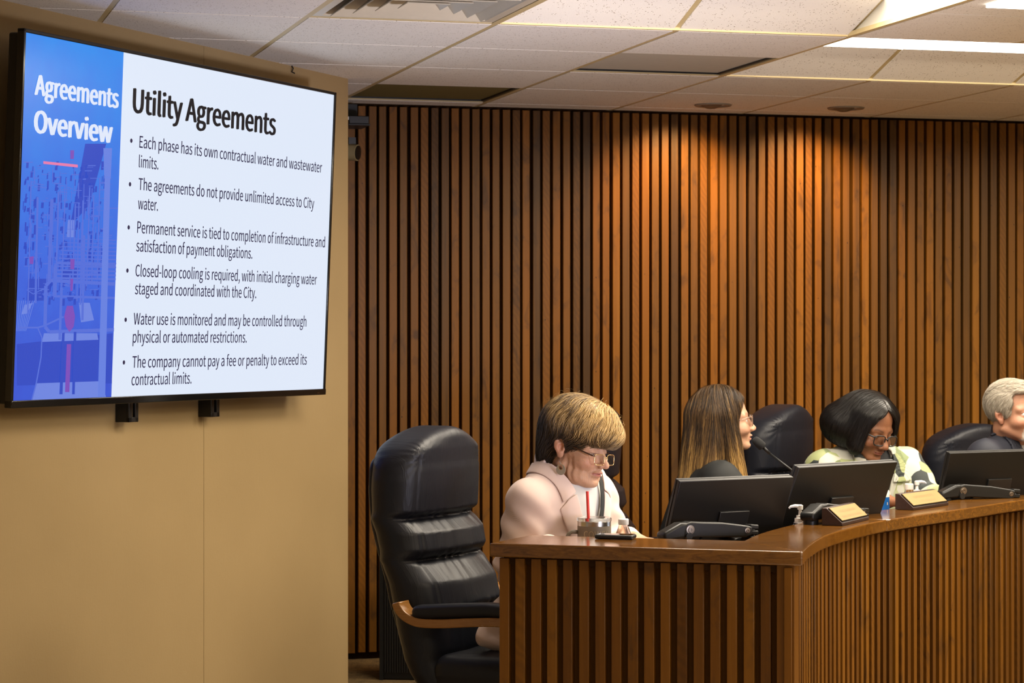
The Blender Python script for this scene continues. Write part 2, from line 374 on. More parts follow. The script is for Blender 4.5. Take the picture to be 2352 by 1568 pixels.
def ceiling():
    opens = []                        # cells taken by light coffers, vent or dark lenses
    coffers = [(2, 7, 0, 2), (0, 2, -2, 0)]
    taken = set()
    for (i0, i1, j0, j1) in coffers:
        for i in range(i0, i1):
            for j in range(j0, j1): taken.add((i, j))
    special = {(-1, -1): 'vent', (1, 1): 'off', (0, 3): 'olive'}
    troff = {(i, j) for (a, b, sa, sb, pw) in LIGHTS[2:] for i in range(math.floor((a-.56)/T+.5), math.floor((a+.56)/T+.5)) for j in range(math.floor((b-.3)/T+.5), math.floor((b-.3)/T+.5)+1)}
    m = MB(); g = 0.010; drop = 0.006
    jmax = 4
    for i in range(-7, 12):
        for j in range(-15, 5):
            if (i, j) in taken or (i, j) in special: continue
            b1 = min((j+1)*T, B_WALL-0.028) if j == 4 else (j+1)*T
            m.rnd = random.random()
            x0, x1, y0, y1 = i*T+g, (i+1)*T-g, j*T+0.006, b1-0.006
            m.hexa([AB(x0, y0, ZC-drop), AB(x1, y0, ZC-drop), AB(x1, y1, ZC-drop), AB(x0, y1, ZC-drop)],
                   [AB(x0, y0, ZC+.012), AB(x1, y0, ZC+.012), AB(x1, y1, ZC+.012), AB(x0, y1, ZC+.012)])
    ce = struct(m.build('ceiling', M['tile']))
    # grid bars
    m = MB()
    def inside(a, b):
        i, j = math.floor(a/T), math.floor(b/T); return (i, j) in taken
    for i in range(-7, 13):
        runs = [(-9, B_WALL)]
        for j in range(-15, 5):
            a = i*T; y0, y1 = j*T, min((j+1)*T, B_WALL)
            if (i, j) in taken and (i-1, j) in taken: continue
            m.hexa([AB(a-.012, y0, ZC-.0045), AB(a+.012, y0, ZC-.0045), AB(a+.012, y1, ZC-.0045), AB(a-.012, y1, ZC-.0045)],
                   [AB(a-.012, y0, ZC+.010), AB(a+.012, y0, ZC+.010), AB(a+.012, y1, ZC+.010), AB(a-.012, y1, ZC+.010)])
    for j in range(-15, 5):
        for i in range(-7, 12):
            if (i, j) in taken and (i, j-1) in taken: continue
            b = j*T
            m.hexa([AB(i*T, b-.010, ZC-.0042), AB((i+1)*T, b-.010, ZC-.0042), AB((i+1)*T, b+.010, ZC-.0042), AB(i*T, b+.010, ZC-.0042)],
                   [AB(i*T, b-.010, ZC+.011), AB((i+1)*T, b-.010, ZC+.011), AB((i+1)*T, b+.010, ZC+.011), AB(i*T, b+.010, ZC+.011)])
    gb = m.build('ceiling_grid', M['tbar']); gb.parent = ce
    # deck above so that no light leaks in
    m = MB(); m.hexa([AB(-5, -9.2, ZC+.30), AB(7.2, -9.2, ZC+.30), AB(7.2, 3.0, ZC+.30), AB(-5, 3.0, ZC+.30)],
                     [AB(-5, -9.2, ZC+.36), AB(7.2, -9.2, ZC+.36), AB(7.2, 3.0, ZC+.36), AB(-5, 3.0, ZC+.36)])
    struct(m.build('ceiling_deck', M['white_metal']))
    # wall angle along the slat wall
    m = MB(); m.hexa([AB(-3, B_WALL-.05, ZC-.004), AB(7, B_WALL-.05, ZC-.004), AB(7, B_WALL-.02, ZC-.004), AB(-3, B_WALL-.02, ZC-.004)],
                     [AB(-3, B_WALL-.05, ZC), AB(7, B_WALL-.05, ZC), AB(7, B_WALL-.02, ZC), AB(-3, B_WALL-.02, ZC)])
    struct(m.build('trim_1', M['white_metal']))
    # lit coffers: sloping tiles up to a flat lens
    labs = ['long recessed ceiling light glowing white at the right, nearest the slat wall', 'recessed ceiling light with sloping tiles right of the square vent']
    for ci, (i0, i1, j0, j1) in enumerate(coffers):
        a0, a1, b0, b1 = i0*T, i1*T, j0*T, j1*T
        th = thing('ceiling_light', labs[ci], 'ceiling light', AB((a0+a1)/2, (b0+b1)/2, ZC))
        og = th.location.copy(); s_, h_ = 0.29, 0.085
        for i in range(i0, i1):
            for (bb, sg) in ((b1, -1), (b0, 1)):
                m = MB(); x0, x1 = i*T+g, (i+1)*T-g
                lo, hi = bb+sg*0.006, bb+sg*s_
                bot = [AB(x0, lo, ZC), AB(x1, lo, ZC), AB(x1, hi, ZC+h_), AB(x0, hi, ZC+h_)]
                m.hexa(bot, [p+Vector((0, 0, .014)) for p in bot]); m.build('sloped_tile', M['tile'], th, og)
        for i in range(i0, i1+1):
            for (bb, sg) in ((b1, -1), (b0, 1)):
                m = MB(); bot = [AB(i*T-.012, bb, ZC+.003), AB(i*T+.012, bb, ZC+.003), AB(i*T+.012, bb+sg*s_, ZC+h_+.003), AB(i*T-.012, bb+sg*s_, ZC+h_+.003)]
                m.hexa(bot, [p+Vector((0, 0, .006)) for p in bot]); m.build('grid_bar', M['tbar'], th, og)
        for aa in (a0, a1):
            m = MB(); k = .004 if aa == a1 else -.004
            bot = [AB(aa, b0, ZC), AB(aa, b1, ZC), AB(aa, b1-s_, ZC+h_+.02), AB(aa, b0+s_, ZC+h_+.02)]
            m.hexa(bot, [p+RA*k for p in bot]); m.build('end_panel', M['white_metal'], th, og)
        m = MB(); q = [(a0, b0+s_-.01), (a1, b0+s_-.01), (a1, b1-s_+.01), (a0, b1-s_+.01)]
        m.hexa([AB(x, y, ZC+h_) for x, y in q], [AB(x, y, ZC+h_+.02) for x, y in q]); m.build('lens', M['lens_on'], th, og)
    # flush lit lens of a third fixture, at the top right corner
    th = thing('ceiling_light', 'ceiling light lens glowing in the top right corner above the long light', 'ceiling light', AB(1.95, -1.30, ZC-.012))
    m = MB(); q = [(1.30, -1.66), (2.60, -1.66), (2.60, -.83), (1.30, -.83)]
    m.hexa([AB(x, y, ZC-.016) for x, y in q], [AB(x, y, ZC-.007) for x, y in q]); m.build('lens', M['lens_on'], th, th.location)
    # unlit lenses
    for (i, j), k in special.items():
        if k == 'vent': continue
        th = thing('ceiling_light', {'off': 'unlit grey ceiling light panel left of the long glowing light', 'olive': 'unlit dark olive ceiling light panel by the corner of the tan wall'}[k],
                   'ceiling light', AB(i*T+T/2, j*T+T/2, ZC))
        m = MB(); x0, x1, y0, y1 = i*T+.012, (i+1)*T-.012, j*T+.010, (j+1)*T-.010
        q = [(x0+.01, y0+.01), (x1-.01, y0+.01), (x1-.01, y1-.01), (x0+.01, y1-.01)]
        m.hexa([AB(x, y, ZC+.006) for x, y in q], [AB(x, y, ZC+.012) for x, y in q]); m.build('lens', M['lens_off'] if k == 'off' else M['lens_olive'], th, th.location)
        m = MB()
        for (p, r) in (((x0, y0), (x1, y0+.01)), ((x0, y1-.01), (x1, y1)), ((x0, y0), (x0+.01, y1)), ((x1-.01, y0), (x1, y1))):
            m.hexa([AB(p[0], p[1], ZC), AB(r[0], p[1], ZC), AB(r[0], r[1], ZC), AB(p[0], r[1], ZC)], [AB(p[0], p[1], ZC+.012), AB(r[0], p[1], ZC+.012), AB(r[0], r[1], ZC+.012), AB(p[0], r[1], ZC+.012)])
        m.build('frame', M['grey_metal'], th, th.location)
    # square air vent with stepped louvres
    c = AB(-T/2, -T/2, ZC); th = thing('air_vent', 'square four way ceiling air vent with stepped louvres above the screen', 'air vent', c)
    R = Matrix.Rotation(TH, 3, 'Z')
    m = MB(); hs = T/2-.013
    def ring(mb, r0, z0, r1, z1, th_=.003):
        cs = [(-1, -1), (1, -1), (1, 1), (-1, 1)]
        A = [c+R @ Vector((x*r0, y*r0, z0)) for x, y in cs]; B = [c+R @ Vector((x*r1, y*r1, z1)) for x, y in cs]
        A2 = [p+Vector((0, 0, th_)) for p in A]; B2 = [p+Vector((0, 0, th_)) for p in B]
        for k in range(4):
            l = (k+1) % 4; mb.hexa([A[k], A[l], B[l], B[k]], [A2[k], A2[l], B2[l], B2[k]])
    ring(m, hs, -.002, hs-.03, -.002); ring(m, hs-.03, -.002, hs-.07, .045); m.build('frame', M['vent'], th, c)
    for k in range(4):
        r1 = hs-.052-k*.058; mb = MB(); ring(mb, r1, -.008+.002*k, r1-.062, .050); mb.build('louvre', M['vent'], th, c)
    m = MB(); m.box(c+Vector((0, 0, .10)), (2*hs, 2*hs, .01), R); m.build('duct', M['blk_matte'], th, c)
    # eyeball downlights along the slat wall
    for px, py, lab in ((1638, 237, 'left one of two round downlights in the ceiling by the slat wall'), (1943, 244, 'right one of two round downlights in the ceiling by the slat wall')):
        Y = 1.015*F/(CY-py); p = Vector(((px-CX)/F*Y, Y, ZC-.006))
        th = thing('downlight', lab, 'downlight', p, 0, 'downlights by the slat wall')
        m = MB(); m.lathe([(.056, .004), (.060, -.006), (.076, -.007), (.080, -.002), (.079, .003)], 36, p); m.build('trim_ring', M['trim_grey'], th, p, smooth=True)
        Rt = Matrix.Rotation(math.radians(-22), 3, RA)
        m = MB(); m.lathe([(.006, -.002), (.040, -.001), (.054, .010), (.04, .02)], 28, p, Rt); m.build('eyeball', M['eye_grey'], th, p, smooth=True)
        l = bpy.data.lights.new('downlight_lamp', 'SPOT'); l.energy = 52; l.color = (1.0, 0.60, 0.24); l.spot_size = math.radians(105); l.spot_blend = 0.9; l.shadow_soft_size = 0.035
        lo = bpy.data.objects.new('downlight_lamp', l); COL.objects.link(lo); lo.location = p+Vector((0, 0, -.018))
        tgt = p + RB*0.55 - Vector((0, 0, 0.85)) - RA*0.10
        lo.rotation_euler = (tgt-lo.location).to_track_quat('-Z', 'Y').to_euler()
ceiling()

# ------------------------------------------------------------------ the wall screen with its slide
def font_mesh(text, bold=0.0):
    cu = bpy.data.curves.new('t', 'FONT'); cu.body = text; cu.size = 1.0; cu.offset = bold; cu.resolution_u = 4
    if FONT: cu.font = FONT
    o = bpy.data.objects.new('t', cu); COL.objects.link(o)
    bpy.context.view_layer.update()
    me = bpy.data.meshes.new_from_object(o.evaluated_get(bpy.context.evaluated_depsgraph_get()))
    vs = np.array([v.co[:] for v in me.vertices]); fs = [list(p.vertices) for p in me.polygons]
    bpy.data.objects.remove(o); bpy.data.curves.remove(cu); bpy.data.meshes.remove(me)
    return vs, fs
def CAPH(): return font_mesh('H')[0][:, 1].max()
FONT = None
FONT_FILE = 'Noto Sans CJK Regular.woff2'
try:
    FONT = bpy.data.fonts.load(os.path.join(bpy.utils.system_resource('DATAFILES'), 'fonts', FONT_FILE))
except Exception:
    FONT = None

def screen():
    ang = math.radians(66.7); tilt = math.radians(2.4)
    d = Vector((math.cos(ang), math.sin(ang), 0)); n = Vector((d.y, -d.x, 0))
    u = (Vector((0, 0, 1))*math.cos(tilt) + n*math.sin(tilt)).normalized(); nn = d.cross(u).normalized()
    if nn.dot(n) < 0: nn = -nn
    W, H = 1.95, 1.10
    cR = Vector((-0.664, 8.72, 1.706)); c = cR - d*(W/2)
    th = thing('wall_screen', 'large flat wall screen showing the Utility Agreements slide on the tan wall', 'screen', c)
    R = Matrix((d, u, nn)).transposed()
    def at(x, y, z=0): return c + d*x + u*y + nn*z
    eye = Vector((0, 0, EYE))
    def uv(px, py):
        r = Vector(((px-CX)/F, 1, -(py-CY)/F)); t = (c-eye).dot(nn)/r.dot(nn); p = eye+r*t-c
        return p.dot(d), p.dot(u)
    m = MB(); m.box(at(0, 0, -.033), (W-.02, H-.02, .045), R); m.box(at(0, -.1, -.065), (W*.7, H*.6, .03), R); m.build('housing', M['blk_matte'], th, c, bevel=.006)
    m = MB(); b = .011
    m.box(at(0, H/2-b/2, -.006), (W, b, .024), R); m.box(at(-W/2+b/2, 0, -.006), (b, H, .024), R); m.box(at(W/2-b/2, 0, -.006), (b, H, .024), R)
    m.box(at(0, -H/2+.011, -.005), (W, .022, .026), R); m.build('bezel', M['gloss_blk'], th, c, bevel=.002)
    x0, y0, x1, y1 = -W/2+b, -H/2+.022, W/2-b, H/2-b
    # what the screen displays
    def scr(name, stops=None, col=None, st=0.82):
        t = NT(name)
        if stops:
            v, mp = t.coord((1, 1, 1)); sp = t.n('ShaderNodeSeparateXYZ'); t.link(v, sp.inputs[0])
            f_ = t.math('ADD', t.math('MULTIPLY', sp.outputs[2], 0.8), 0.5); nz = t.noise(v, 9, 4)
            cc = t.ramp(t.math('ADD', f_, t.math('MULTIPLY', t.math('SUBTRACT', nz, .5), .35)), stops)
        else: cc = t.ramp(t.noise(t.coord()[0], 1, 0), [(0, col), (1, col)])
        t.set(Base_Color=(0.01, 0.01, 0.01, 1), Emission_Color=cc, Emission_Strength=st, Roughness=0.22, Specular_IOR_Level=0.35)
        return t.m
    W1 = scr('slide_white', col=(0.75, 0.83, 0.97))
    def sheet(name, mat, quads, z):
        m = MB()
        for q in quads:
            m.add([at(x, y, z) for x, y in q], [tuple(range(len(q)))])
        o = m.build(name, mat, th, c)
        for p in o.data.polygons:                       # sheets face the room
            if p.normal.dot(nn) < 0: p.flip()
        return o
    rect = lambda a, b_, c_, d_: [(a, b_), (c_, b_), (c_, d_), (a, d_)]
    sheet('display', W1, [rect(x0, y0, x1, y1)], .0005)
    xb = (uv(281, 122)[0]+uv(257, 921)[0])/2
    BL = scr('slide_blue', stops=[(.0, (0.035, 0.075, 0.62)), (.4, (0.045, 0.14, 0.74)), (.7, (0.035, 0.20, 0.80)), (1, (0.02, 0.27, 0.86))])
    PIC = [(BL, [rect(x0, y0, xb, y1)], .0010)]
    Lt = scr('slide_pipe_pale', col=(0.13, 0.22, 0.76)); Lm = scr('slide_pipe', col=(0.09, 0.16, 0.70)); Dk = scr('slide_pipe_dark', col=(0.026, 0.070, 0.55)); Rd = scr('slide_valve', col=(0.20, 0.075, 0.50))
    Pl = scr('slide_floor', col=(0.155, 0.24, 0.76))
    def pix(quad): return [(min(max(a_, x0), xb), b_) for a_, b_ in (uv(px, py) for px, py in quad)]
    def line(pts, wpx):
        out = []
        for (a_, b_) in zip(pts[:-1], pts[1:]):
            dx, dy = b_[0]-a_[0], b_[1]-a_[1]; l = math.hypot(dx, dy) or 1; ox, oy = -dy/l*wpx/2, dx/l*wpx/2
            out.append(pix([(a_[0]+ox, a_[1]+oy), (b_[0]+ox, b_[1]+oy), (b_[0]-ox, b_[1]-oy), (a_[0]-ox, a_[1]-oy)]))
        return out
    rg = random.Random(8)
    dark = [pix([(38, 790), (258, 765), (258, 880), (38, 885)]), pix([(195, 330), (243, 330), (205, 470), (160, 520)])]
    dark += [pix([(x, y), (x+k, y), (x+k-1, y+h), (x-1, y+h)]) for x, y, h, k in ((rg.uniform(52, 240), rg.uniform(370, 690), rg.uniform(2, 22), rg.uniform(1.5, 6)) for _ in range(260))]
    dark += [pix([(63, 640), (125, 640), (105, 690), (60, 690)]), pix([(140, 620), (180, 615), (176, 640), (140, 645)])]
    PIC.append((Dk, dark, .0013))
    fl = [pix([(55, 700), (75, 695), (60, 720), (48, 722)]), pix([(100, 765), (222, 765), (225, 780), (95, 785)]), pix([(82, 880), (230, 875), (245, 918), (72, 925)]), pix([(180, 695), (205, 695), (215, 735), (185, 740)])]
    fl += [pix([(155, 505), (172, 505), (170, 545), (152, 545)])]
    for k in range(9): fl += line([(78-k*5, 690), (58-k*3, 760)], 1.2)
    PIC.append((Pl, fl, .0016))
    pipes = []
    for x, wd_ in ((118, 8), (133, 4), (85, 5), (148, 3), (70, 3), (172, 3), (180, 2.5), (190, 4), (205, 3), (214, 3), (228, 3)):
        pipes += line([(x, rg.uniform(400, 470)), (x-rg.uniform(4, 9), rg.uniform(640, 720))], wd_)
    pipes += [p for y in range(548, 640, 9) for p in line([(145-(y-548)*.25, y), (266, y+3)], 1.6+(y-548)*.03)]
    pipes += line([(262, 652), (115, 644), (104, 656), (102, 750), (112, 762), (262, 757)], 8)
    pipes += line([(265, 610), (130, 604), (124, 612), (122, 680), (262, 684)], 5.5)
    pipes += line([(140, 660), (136, 780)], 6) + line([(192, 540), (188, 735)], 5)
    pipes += line([(42, 752), (85, 752), (100, 748), (145, 727)], 4) + line([(85, 752), (95, 775), (93, 820), (82, 880), (70, 925)], 3)
    pipes += [pix([(x, y), (x+1.8, y), (x+1.2, y+h), (x-.6, y+h)]) for x, y, h in ((rg.uniform(60, 250), rg.uniform(380, 640), rg.uniform(5, 60)) for _ in range(70))]
    pipes += [pix([(x, y), (x+k, y), (x+k-.3, y+h), (x-.3, y+h)]) for x, y, h, k in ((rg.uniform(50, 250), rg.uniform(370, 690), rg.uniform(1, 2.2), rg.uniform(4, 22)) for _ in range(200))]
    pipes += line([(65, 500), (72, 520), (60, 560)], 2)+line([(60, 665), (75, 675), (100, 662)], 2)
    PIC.append((Lm, pipes, .0019))
    PIC.append((Lt, [pix([(239, 405), (252, 405), (240, 918), (223, 918)]), pix([(236, 340), (256, 340), (253, 410), (238, 410)])], .0022))
    vv = [pix([(146, 726), (152, 702), (166, 702), (171, 726), (168, 750), (158, 762), (150, 750)]), pix([(152, 790), (162, 790), (158, 900), (148, 900)]), pix([(160, 595), (170, 595), (169, 618), (160, 618)]), pix([(66, 590), (76, 588), (75, 606), (67, 606)]), pix([(160, 640), (167, 640), (165, 668), (160, 668)]), pix([(160, 345), (169, 345), (168, 365), (160, 365)])]
    PIC.append((Rd, vv, .0022))
    dk2 = [pix([(141, 765), (147, 763), (142, 905), (135, 905)]), pix([(168, 762), (174, 762), (170, 905), (164, 905)]), pix([(152, 682), (168, 682), (165, 690), (155, 690)])]
    PIC.append((Dk, dk2, .0024))
    m = MB(); mi = []; mats = []
    for mt, qs, z in PIC:
        if mt not in mats: mats.append(mt)
        for q in qs: m.add([at(x, y, z) for x, y in q], [tuple(range(len(q)))]); mi.append(mats.index(mt))
    po = m.build('slide_picture', mats[0], th, c)
    for mt in mats[1:]: po.data.materials.append(mt)
    for p, k in zip(po.data.polygons, mi): p.material_index = k
    for p in po.data.polygons:
        if p.normal.dot(nn) < 0: p.flip()
    sheet('slide_accent_line', scr('slide_pink', col=(0.80, 0.20, 0.42)), [pix([(98, 370), (177, 378), (177, 384.5), (98, 376)])], .0026)
    def text(name, mat, s, pl, bl, pr, br, cap, bold=0.0, z=.0026):
        vs, fs = font_mesh(s, min(bold, 0))
        if bold > 0:            # heavier strokes: the outline laid down again, a little aside
            n0 = len(vs); V_, F_ = [], []
            for k_, (dx_, dy_) in enumerate(((0, 0), (bold, 0), (-bold, 0), (bold*.5, bold*.3), (-bold*.5, -bold*.3))):
                V_.append(vs+np.array([dx_, dy_, 0])); F_ += [[i_+k_*n0 for i_ in f_] for f_ in fs]
            vs, fs = np.concatenate(V_), F_
        xl, yl = uv(pl, bl); xr, yr = uv(pr, br); y = (yl+yr)/2
        sx = (xr-xl)/(vs[:, 0].max()-vs[:, 0].min()); capf = 0.727
        sy = cap/CAPH(); mn = vs[:, 0].min()
        m = MB(); m.add([at(xl+(v[0]-mn)*sx, y+v[1]*sy, z) for v in vs], fs)
        return m
    TX = scr('slide_text_ink', col=(0.018, 0.013, 0.05), st=1.0); TK = scr('slide_title_ink', col=(0.012, 0.010, 0.012), st=1.0); TW = scr('slide_heading_white', col=(0.74, 0.80, 0.95))
    def put(name, mat, m):
        o = m.build(name, mat, th, c)
        if o.data.polygons and sum(p.normal.dot(nn)*p.area for p in o.data.polygons) < 0:
            o.data.flip_normals()
        return o
    put('slide_title', TK, text('', TK, 'Utility Agreements', 302, 262, 632, 306, .074, .016))
    put('slide_heading', TW, text('', TW, 'Agreements', 77, 219, 271, 246, .058, .020))
    put('slide_heading', TW, text('', TW, 'Overview', 75, 306, 257, 326, .064, .020))
    lines = [('Each phase has its own contractual water and wastewater', 318, 345, 738, 391), ('limits.', 317, 384, 362, 389),
             ('The agreements do not provide unlimited access to City', 316, 440, 720, 475), ('water.', 315, 480, 361, 484),
             ('Permanent service is tied to completion of infrastructure and', 313, 538, 745, 565), ('satisfaction of payment obligations.', 311, 579, 578, 592),
             ('Closed-loop cooling is required, with initial charging water', 309, 637, 726, 651), ('staged and coordinated with the City.', 308, 677, 587, 683),
             ('Water use is monitored and may be controlled through', 305, 747, 702, 748), ('physical or automated restrictions.', 303, 787, 565, 786),
             ('The company cannot pay a fee or penalty to exceed its', 302, 843, 703, 838), ('contractual limits.', 300, 885, 438, 880)]
    for s, a_, b_, c_, d_ in lines: put('slide_text', TX, text('', TX, s, a_, b_, c_, d_, .0365, .004))
    for px, py in ((300, 323), (297, 423), (294, 522), (291, 621), (287, 734), (283, 832)):
        xx, yy = uv(px, py); q = [(xx+.007*math.cos(k*.5236), yy+.007*math.sin(k*.5236)) for k in range(12)]
        sheet('slide_bullet', TX, [q], .0026)
    m = MB(); vs, fs = font_mesh('VIZIO', .01); k = .0016
    m.add([at(W/2-.068+v[0]*.020, -H/2+.006+v[1]*.013, .0085) for v in vs], fs); put('maker_mark', M['steel'], m)
    # slotted mount rails under the screen
    for px, py0, py1 in ((277, 932, 969), (466, 925, 957)):
        r = on_wall(px-1); r2 = r+WN*.045
        zz0, zz1 = EYE-(py1-CY)/F*r2.y, EYE-(py0-CY)/F*r2.y+.12
        Rw = Matrix((WD, WN, Vector((0, 0, 1)))).transposed()
        m = MB(); hw = .028
        cc = Vector((r2.x, r2.y, 0))
        m.box(cc+WD*-.019+Vector((0, 0, (zz0+zz1)/2)), (.020, .012, zz1-zz0), Rw); m.box(cc+WD*.019+Vector((0, 0, (zz0+zz1)/2)), (.020, .012, zz1-zz0), Rw)
        m.box(cc+Vector((0, 0, zz0+.008)), (.058, .012, .016), Rw); m.box(cc-WN*.025-WD*.026+Vector((0, 0, (zz0+zz1)/2)), (.006, .05, zz1-zz0), Rw)
        m.build('mount_rail', M['blk'], th, c, bevel=.002)
    # cables hanging behind the left edge
    r = on_wall(12)+WN*.02
    zt, zb = EYE-(700-CY)/F*r.y, EYE-(870-CY)/F*r.y
    m = MB()
    m.tube([r+Vector((0.05, .12, zt+.1)), r+Vector((.02, .05, zt)), r+Vector((0, 0, (zt+zb)/2)), r+Vector((.03, .08, zb)), r+Vector((.10, .25, zb+.05))], .004, 8)
    m.tube([r+Vector((-.01, -.02, zb+.06)), r+Vector((.01, .03, zb+.01)), r+Vector((.06, .14, zb-.01)), r+Vector((.14, .32, zb+.12))], .004, 8)
    m.build('cable', M['blk'], th, c, smooth=True)
screen()

# ------------------------------------------------------------------ the council dais
LZ, DZ = 0.82, 0.725                       # ledge top, desk top
FRONT = [(.732, 6.035), (.778, 6.255), (.845, 6.507), (.909, 6.686), (.99, 6.875), (1.0975, 7.093), (1.267, 7.361), (1.44, 7.611), (1.717, 8.03), (2.05, 8.46), (2.45, 8.88), (2.95, 9.27)]
def catmull(pts, n=10):
    p = [np.array(q, float) for q in pts]; p = [2*p[0]-p[1]]+p+[2*p[-1]-p[-2]]; out = []
    for i in range(1, len(p)-2):
        for k in range(n):
            t = k/n; out.append(0.5*((2*p[i])+(-p[i-1]+p[i+1])*t+(2*p[i-1]-5*p[i]+4*p[i+1]-p[i+2])*t*t+(-p[i-1]+3*p[i]-3*p[i+1]+p[i+2])*t**3))
    out.append(p[-2]); return [Vector((q[0], q[1], 0)) for q in out]
CURVE = catmull(FRONT, 8)
def offset(poly, d):                      # to the left of travel (inwards)
    out = []
    for i, p in enumerate(poly):
        t = (poly[min(i+1, len(poly)-1)]-poly[max(i-1, 0)]).normalized(); out.append(p+Vector((-t.y, t.x, 0))*d)
    return out
PL = Vector((-0.0595, 6.296, 0))           # left front corner of the end panel ledge
PC = CURVE[0].copy()
PD = (PC-PL).normalized(); PN = Vector((-PD.y, PD.x, 0))     # inward normal
def resample(poly, step):
    out = [poly[0]]; acc = 0
    for a, b in zip(poly[:-1], poly[1:]):
        l = (b-a).length; pos = step-acc
        while pos <= l: out.append(a+(b-a)*(pos/l)); pos += step
        acc = (acc+l) % step
    return out
def Z(p, z): return Vector((p.x, p.y, z))
def dais():
    th = thing('council_dais', 'curved wooden council dais clad in upright slats with a polished ledge', 'dais', Z(PC, 0))
    o = th.location.copy()
    LW, CW = 0.285, 0.185
    inner = offset(CURVE, CW); 
    # where the inner edge of the end ledge meets the inner edge of the curved one
    a0 = PL+PN*LW
    hit = None
    for i in range(len(inner)-1):
        if (inner[i]-a0).dot(PN) <= 0 < (inner[i+1]-a0).dot(PN):
            s = -(inner[i]-a0).dot(PN)/((inner[i+1]-inner[i]).dot(PN)); hit = (i, inner[i]+(inner[i+1]-inner[i])*s); break
    if hit is None: hit = (0, PC+PN*LW-PD*CW)
    i0, J = hit
    lt = 0.036
    # end ledge, mitred at the corner
    m = MB(); bl = PL+PN*LW+PD*.0
    q = [PL, PC, J, PL+PN*LW+PD*0.02]
    m.hexa([Z(p, LZ-lt) for p in q], [Z(p, LZ) for p in q]); m.build('ledge', M['ledge'], th, o, bevel=.004)
    # curved ledge in three lengths
    n = len(CURVE); cuts = [0, 41, 66, n-1]
    for k in range(3):
        s, e = cuts[k], cuts[k+1]
        fr = CURVE[s:e+1]; inn = inner[s:e+1]
        if k == 0: inn = [J if i <= i0 else inner[i] for i in range(s, e+1)]
        m = MB()
        top = [(Z(a, LZ), Z(b, LZ)) for a, b in zip(fr, inn)]; vs = []
        for a, b in zip(fr, inn): vs += [Z(a, LZ), Z(b, LZ), Z(b, LZ-lt), Z(a, LZ-lt)]
        c = len(fr); fs = [(i*4+j, i*4+(j+1) % 4, (i+1)*4+(j+1) % 4, (i+1)*4+j) for i in range(c-1) for j in range(4)]+[(3, 2, 1, 0), ((c-1)*4, (c-1)*4+1, (c-1)*4+2, (c-1)*4+3)]
        m.add(vs, fs); m.build('ledge', M['ledge'], th, o, bevel=.004)
    # carcass behind the slats
    sb, sf = 0.046, 0.024
    m = MB(); q = [PL+PD*.025+PN*sb, PC-PD*.03+PN*sb, PC-PD*.03+PN*(sb+.05), PL+PD*.025+PN*(sb+.05)]
    m.hexa([Z(p, ZF) for p in q], [Z(p, LZ-lt) for p in q]); m.build('end_panel', M['back_mid'], th, o)
    clip0 = lambda p: p+PN*max(0.0, sb+.004-(p-PL).dot(PN))
    f1, f2 = [[clip0(p) for p in offset(CURVE, k)] for k in (sb, sb+.05)]; c = len(f1); vs = []
    for a, b in zip(f1, f2): vs += [Z(a, LZ-lt), Z(b, LZ-lt), Z(b, ZF), Z(a, ZF)]
    m = MB(); m.add(vs, [(i*4+j, i*4+(j+1) % 4, (i+1)*4+(j+1) % 4, (i+1)*4+j) for i in range(c-1) for j in range(4)]+[(3, 2, 1, 0), ((c-1)*4, (c-1)*4+1, (c-1)*4+2, (c-1)*4+3)])
    m.build('front_panel', M['back_front'], th, o)
    # slats of the end panel
    rng = random.Random(21); m = MB(); L = (PC-PL).length; x = 0.0195; pitch = 0.0438
    while x < L-.075:
        m.rnd = min(.96, max(.08, rng.gauss(.5, .24))); w_ = .0262+rng.uniform(-.001, .001)
        q = [PL+PD*x+PN*sf, PL+PD*(x+w_)+PN*sf, PL+PD*(x+w_)+PN*sb, PL+PD*x+PN*sb]
        m.hexa([Z(p, ZF) for p in q], [Z(p, LZ-lt-.004) for p in q]); x += pitch
    m.build('end_slats', M['dais_slat'], th, o, bevel=.0012, seg=1)
    m = MB(); m.rnd = .45
    q = [PC-PD*.070+PN*.018, PC-PD*.024+PN*.018, PC-PD*.030+PN*.10, PC-PD*.070+PN*.10]
    m.hexa([Z(p, ZF) for p in q], [Z(p, LZ-lt) for p in q]); m.build('corner_post', M['dais_slat'], th, o, bevel=.0015)
    # slats of the curved front
    m = MB(); line = resample(offset(CURVE, sf+.004), .0005); stp = int(.046/.0005); k = 30
    while k+60 < len(line):
        m.rnd = min(.96, max(.08, rng.gauss(.5, .24)))
        p = line[k]; t = (line[k+8]-line[k-8]).normalized(); nr = Vector((-t.y, t.x, 0)); w_ = .0225+rng.uniform(-.001, .001)
        q = [p, p+t*w_, p+t*w_+nr*.020, p+nr*.020]
        m.hexa([Z(a, ZF) for a in q], [Z(a, LZ-lt-.006) for a in q]); k += stp
    m.build('front_slats', M['dais_slat'], th, o, bevel=.0012, seg=1)
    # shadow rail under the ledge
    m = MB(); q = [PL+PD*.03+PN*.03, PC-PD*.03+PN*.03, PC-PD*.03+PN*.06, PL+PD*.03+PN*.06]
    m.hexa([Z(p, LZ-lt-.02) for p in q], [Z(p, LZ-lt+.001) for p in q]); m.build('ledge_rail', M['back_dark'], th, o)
    # lower desk top behind the ledge
    d1, d2 = offset(CURVE, .10), offset(CURVE, .70); vs = []
    d1 = d1[2:]; d2 = d2[2:]
    clip = lambda p: p+PN*max(0.0, .12-(p-PL).dot(PN))
    d1 = [clip(p) for p in d1]; d2 = [clip(p) for p in d2]
    for a, b in zip(d1, d2): vs += [Z(a, DZ), Z(b, DZ), Z(b, DZ-.03), Z(a, DZ-.03)]
